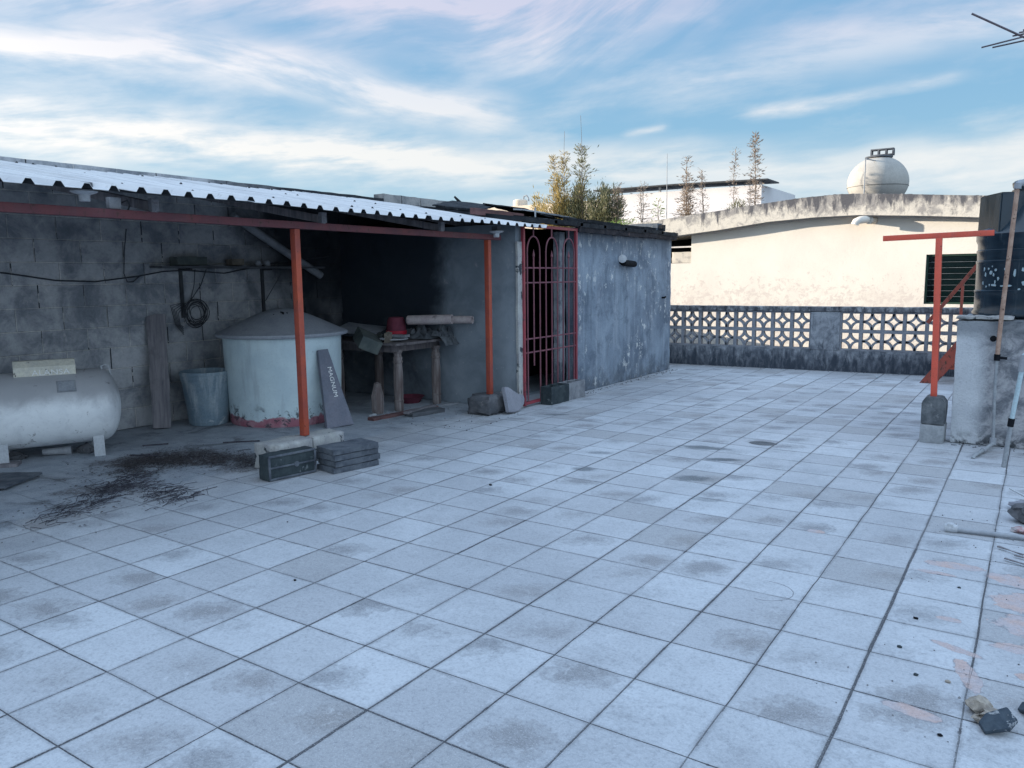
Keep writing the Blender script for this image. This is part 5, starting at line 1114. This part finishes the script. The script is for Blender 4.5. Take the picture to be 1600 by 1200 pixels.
for k in range(8):
    for (xa, xb) in ((-.703, -.022), (.012, .718)):
        q = MB(); q.obox(((xa+xb)/2, 11.56, 1.005+k*.089), (xb-xa, .006, .093), Matrix.Rotation(R_(14), 3, 'X')); e_ = MB(); e_.obox(((xa+xb)/2, 11.540, .958+k*.089), (xb-xa-.004, .004, .004)); e_.build('louvre_edge', M['greycloth'], wfo, smooth=0); o = q.build('louvre_pane', M['louvre'], wfo, smooth=0)
# spherical tank on the neighbour's roof
sp = thing('spherical_tank', 'cream round water tank on the neighbour roof', 'water tank', (-1.90, 14.0, 2.60))
prof = []
for k in range(0, 25):
    a = -math.pi/2*.66+(math.pi/2*.66+math.pi/2*.76)*k/24; prof.append((.535*math.cos(a), .50+(.49 if a > 0 else .44)*math.sin(a)))
MB().lathe([(0, prof[0][1])]+prof+[(0, prof[-1][1])], 56, caps=False).build('body', M['sphere'], sp)
MB().lathe([(.529, .425), (.535, .427), (.535, .431), (.529, .433)], 56, caps=False).build('seam', M['darkmetal'], sp)
MB().lathe([(.225, .955), (.24, .965), (.24, .985), (.21, .99), (0, .995)], 40, caps=False).build('hatch', M['slab_stone'], sp)
MB().lathe([(.36, 0), (.36, .24), (.30, .26)], 32).build('base_ring', M['sphere'], sp)
cbk = thing('hollow_block', 'three-hole concrete block weighing down the round tank hatch', 'concrete block', (-1.84, 14.0, 3.596))
q = MB()
for z_ in (0, .103): q.box((-.20, -.07, z_), (.20, .07, z_+.025), .006)
for x_ in (-.20, -.078, .052, .172): q.box((x_, -.069, .0255), (x_+.028, .069, .1025))
q.build('body', M['slab_stone'], cbk)
fp = MB(); fp.tube([(-1.83, 12.3, 2.62), (-1.83, 12.3, 3.335), (-1.82, 12.35, 3.35), (-1.90, 13.6, 3.47), (-1.92, 13.82, 3.50)], .010, 8)
tag(fp.build('tank_pipe', M['galv'], None), 'thin upright pipe bending over to the round tank top', 'pipe')
# white building with dark canopy further back
ub = thing('white_building', 'white upper storey with flat dark canopy behind the rooftop plants', 'building', (-8.3, 20, -3.2))
def U(x, y, z): return (x+8.3, y-20, z+3.2)
MB().box(U(-10.9, 20, -3.2), U(-5.85, 23.6, 3.90)).build('wall', M['white_wall'], ub, smooth=0)
MB().prism([(a[0], a[2]) for a in [U(-11.0, 0, 4.09), U(-8.3, 0, 4.085), U(-5.62, 0, 4.03), U(-5.62, 0, 3.995), U(-8.3, 0, 4.05), U(-11.0, 0, 4.06)]], -.25, .9, 'XZ').build('canopy', M['darkmetal'], ub, smooth=0)
for x_ in (-10.7, -8.9, -7.6, -5.9):
    MB().box(U(x_-.03, 20.02, 3.90), U(x_+.03, 20.08, 4.06)).build('canopy_post', M['white_plastic'], ub)
rb_ = thing('rear_building', 'low cream rooftop wall of a house far behind the roof boards', 'building', (-17, 25, -3.2))
MB().box((-8, 0, 0), (4.0, 5, 7.54)).build('wall', M['beige_wall'], rb_, smooth=0)
rt_ = thing('rooftop_tank', 'tiny cream tank with a curved pipe on the far cream roof', 'water tank', (-17.35, 25.3, 4.34))
MB().lathe([(.30, 0), (.30, .22), (.22, .28), (0, .30)], 24, caps=False).build('body', M['beige_wall'], rt_)
MB().tube([(.15, 0, .22), (.18, 0, .40), (.32, 0, .42), (.40, 0, .30), (.42, 0, .2)], .03, 8).build('pipe', M['galv'], rt_)
# unseen wall added for its shadow, kept low so the neighbour house stays sunlit, and the taller house to the west whose shadow lies over the terrace
tag(MB().rbox((-5.4, 9.85, -3.2), (-5.22, 11.49, .50), .003, .3, 4, 1, .004).build('added_shadow_wall', M['concrete'], None), 'unseen low wall added for its shadow between the parapet and the neighbour house', 'wall')
wh = thing('west_house', 'taller plain rendered house to the west, outside the picture', 'house', (-16, -6, -3.2))
MB().box((-4, -10, 0), (3.2, 8.4, 9.6)).build('wall', M['beige_wall'], wh, smooth=0); MB().box((-4.1, -10.1, 9.6), (3.3, 8.5, 9.8)).build('roof', M['slab'], wh, smooth=0)
# ------------------------------------------------------------------ plants growing on the neighbour roof
def leafquad(q, p, d, s, rg, wid=.4):
    d = d.normalized(); sd = d.cross(Vector((rg.gauss(0, 1), rg.gauss(0, 1), rg.gauss(0, 1)))).normalized()*s*wid*.5
    vv = [q.bm.verts.new(x) for x in (p, p+d*s*.5+sd, p+d*s, p+d*s*.5-sd)]; q.bm.faces.new(vv)
def plant(name, lab, cat, base, h, seed, leaf='dryleaf', nleaf=150, spread=.10, ls=.06, stems=1, z0=.1, thin=False, lean=0, group=None, top=1.0, rise=.4):
    rg = random.Random(seed); t = thing(name, lab, cat, base, group=group); q = MB(); s_ = MB()
    for k in range(stems):
        ox = rg.gauss(0, .03*stems); hh = h*(1 if k == 0 else rg.uniform(.5, .95)); pts = []; x = ox; y = rg.gauss(0, .03)
        for i in range(8):
            f = i/7; pts.append(Vector((x+lean*f*hh, y, f*hh))); x += rg.gauss(0, .008); y += rg.gauss(0, .008)
        s_.tube(pts, .011 if not thin else .007, 6, r2=.003)
        for j in range(nleaf//stems):
            f = z0+(top-z0)*rg.random(); P_ = along([tuple(v) for v in pts], f); sc = spread*(1-.55*f)*(.35+.65*abs(math.sin(f*17+seed)))
            off = Vector((rg.gauss(0, sc), rg.gauss(0, sc), rg.gauss(0, .02))); d = off.normalized()+Vector((0, 0, rise+rg.gauss(0, .5)))
            leafquad(q, P_+off*.8, d, ls*rg.uniform(.5, 1.2), rg, .24)
            if j % 3 == 0: s_.tube([P_, P_+off*1.1+Vector((0, 0, .03))], .0028, 4)
    s_.build('stem', M['stem'], t); q.build('leaves', M[leaf], t, smooth=0, recalc=False); return t
def bush(name, lab, base, rx, ry, rz, n, leaf, seed, ls=.07, cat='bush'):
    rg = random.Random(seed); t = thing(name, lab, cat, base); q = MB(); s_ = MB()
    cl = []
    for _ in range(9):
        ax_, ay_, hz_ = rg.gauss(0, .5)*rx, rg.gauss(0, .5)*ry, rg.uniform(.55, 1.15)*rz
        for k in range(5): cl.append(Vector((ax_*(.6+.12*k), ay_*(.6+.12*k), hz_*(k+.6)/5.2)))
    for c in cl: s_.tube([Vector((c.x*.15, c.y*.15, 0)), Vector((c.x*.6, c.y*.6, c.z*.6)), c], .009, 5, r2=.003)
    for k in range(n):
        c = rg.choice(cl); tp_ = 1.15-.75*min(1, c.z/(rz*1.1)); p = c+Vector((rg.gauss(0, .24*rx*tp_), rg.gauss(0, .24*ry*tp_), rg.gauss(0, .12*rz))); p.z = max(p.z, .02)
        leafquad(q, p, (p-Vector((0, 0, rz*.2))).normalized()+Vector((rg.gauss(0, .5), rg.gauss(0, .5), rg.gauss(.7, .4))), ls*rg.uniform(.4, 1.3), rg, .17)
    s_.build('branches', M['stem'], t); q.build('leaves', M[leaf], t, smooth=0, recalc=False); return t
def rz_(x):
    for (xa, za), (xb, zb) in zip(top, top[1:]):
        if xa <= x <= xb: return za+(zb-za)*(x-xa)/(xb-xa)
    return 2.2
YP = 12.3
bush('bush', 'golden feathery bush at the left end of the rooftop plants', (-7.80, YP, rz_(-7.8)), .42, .35, 1.05, 9000, 'goldleaf', 1, .10)
bush('bush', 'olive green bush right of the golden one', (-7.30, YP+.1, rz_(-7.3)), .40, .35, 1.0, 8000, 'oliveleaf', 2, .10)
bush('bush', 'lower olive and straw bush at the right end of the thicket', (-6.80, YP, rz_(-6.8)), .34, .3, .8, 5000, 'oliveleaf', 3, .09)
G_ = 'tall dry plants on the neighbour roof'
plant('tall_weed', 'tall bare-tipped weed rising from the golden bush, left of two', 'weed', (-7.75, YP, 2.2), 2.25, 4, 'goldleaf', 420, .12, .08, 1, .3, True, 0, G_, .8, .9)
plant('tall_weed', 'tallest bare-tipped weed rising from the olive bush', 'weed', (-7.22, YP, 2.25), 2.45, 5, 'oliveleaf', 520, .15, .09, 1, .3, True, -.02, G_, .75, .9)
plant('tall_weed', 'feathery weed at the upper left of the golden bush', 'weed', (-7.98, YP, 2.2), 1.75, 6, 'goldleaf', 460, .15, .08, 1, .3, True, .02, G_, 1, .9)
plant('dry_plant', 'dry brown plant just right of the thicket', 'plant', (-6.47, YP, rz_(-6.47)), .95, 7, 'dryleaf', 340, .16, .075, 2, .1, False, 0, G_)
plant('dry_plant', 'sparse brown plant left of the thin rod', 'plant', (-6.0, YP, rz_(-6.0)), .90, 8, 'dryleaf', 200, .17, .07, 2, .1, False, .02, G_)
plant('dry_plant', 'thick tall dry plant right of the thin rod', 'plant', (-4.95, YP, rz_(-4.95)), 1.22, 9, 'dryleaf', 900, .13, .075, 3, .02, False, .0, G_)
plant('dry_plant', 'slim short dry plant right of the thickest one', 'plant', (-4.62, YP, rz_(-4.6)), .90, 10, 'dryleaf', 220, .09, .06, 1, .1, False, -.06, G_)
plant('dry_plant', 'thin dry plant above the small green tuft', 'plant', (-4.05, YP, rz_(-4.05)), 1.2, 11, 'dryleaf', 160, .08, .06, 1, .2, True, .0, G_)
plant('dry_plant', 'tall dry plant at the right end of the row', 'plant', (-3.64, YP, rz_(-3.64)), 1.36, 12, 'dryleaf', 560, .11, .07, 1, .05, False, -.02, G_)
plant('dry_plant', 'faint wispy plant between the green tuft and the last tall plant', 'plant', (-3.85, YP+.2, rz_(-3.85)), .65, 13, 'dryleaf', 60, .09, .05, 1, .2, True, .0, G_)
plant('green_sprout', 'leafy green sprout beside the thin rod', 'plant', (-5.62, YP, rz_(-5.62)), .50, 14, 'greenleaf', 60, .10, .09, 1, .2, False, .0)
bush('green_tuft', 'small green tuft on the roof edge below the thin dry plant', (-4.02, YP, rz_(-4.02)), .24, .15, .22, 500, 'oliveleaf', 15, .07, 'tuft')
bush('green_tuft', 'low bright green growth on the roof left of the thin rod', (-6.2, YP-.3, rz_(-6.2)), .45, .2, .16, 900, 'greenleaf', 16, .06, 'tuft')
tag(MB().tube([(-5.41, YP, 2.35), (-5.42, YP, 3.77)], .010, 6, r2=.005).build('rod', M['galv'], None), 'thin bare metal rod standing among the rooftop plants', 'rod')
scn.cycles.max_bounces = 6; scn.cycles.diffuse_bounces = 4; scn.cycles.glossy_bounces = 3; scn.cycles.transparent_max_bounces = 4
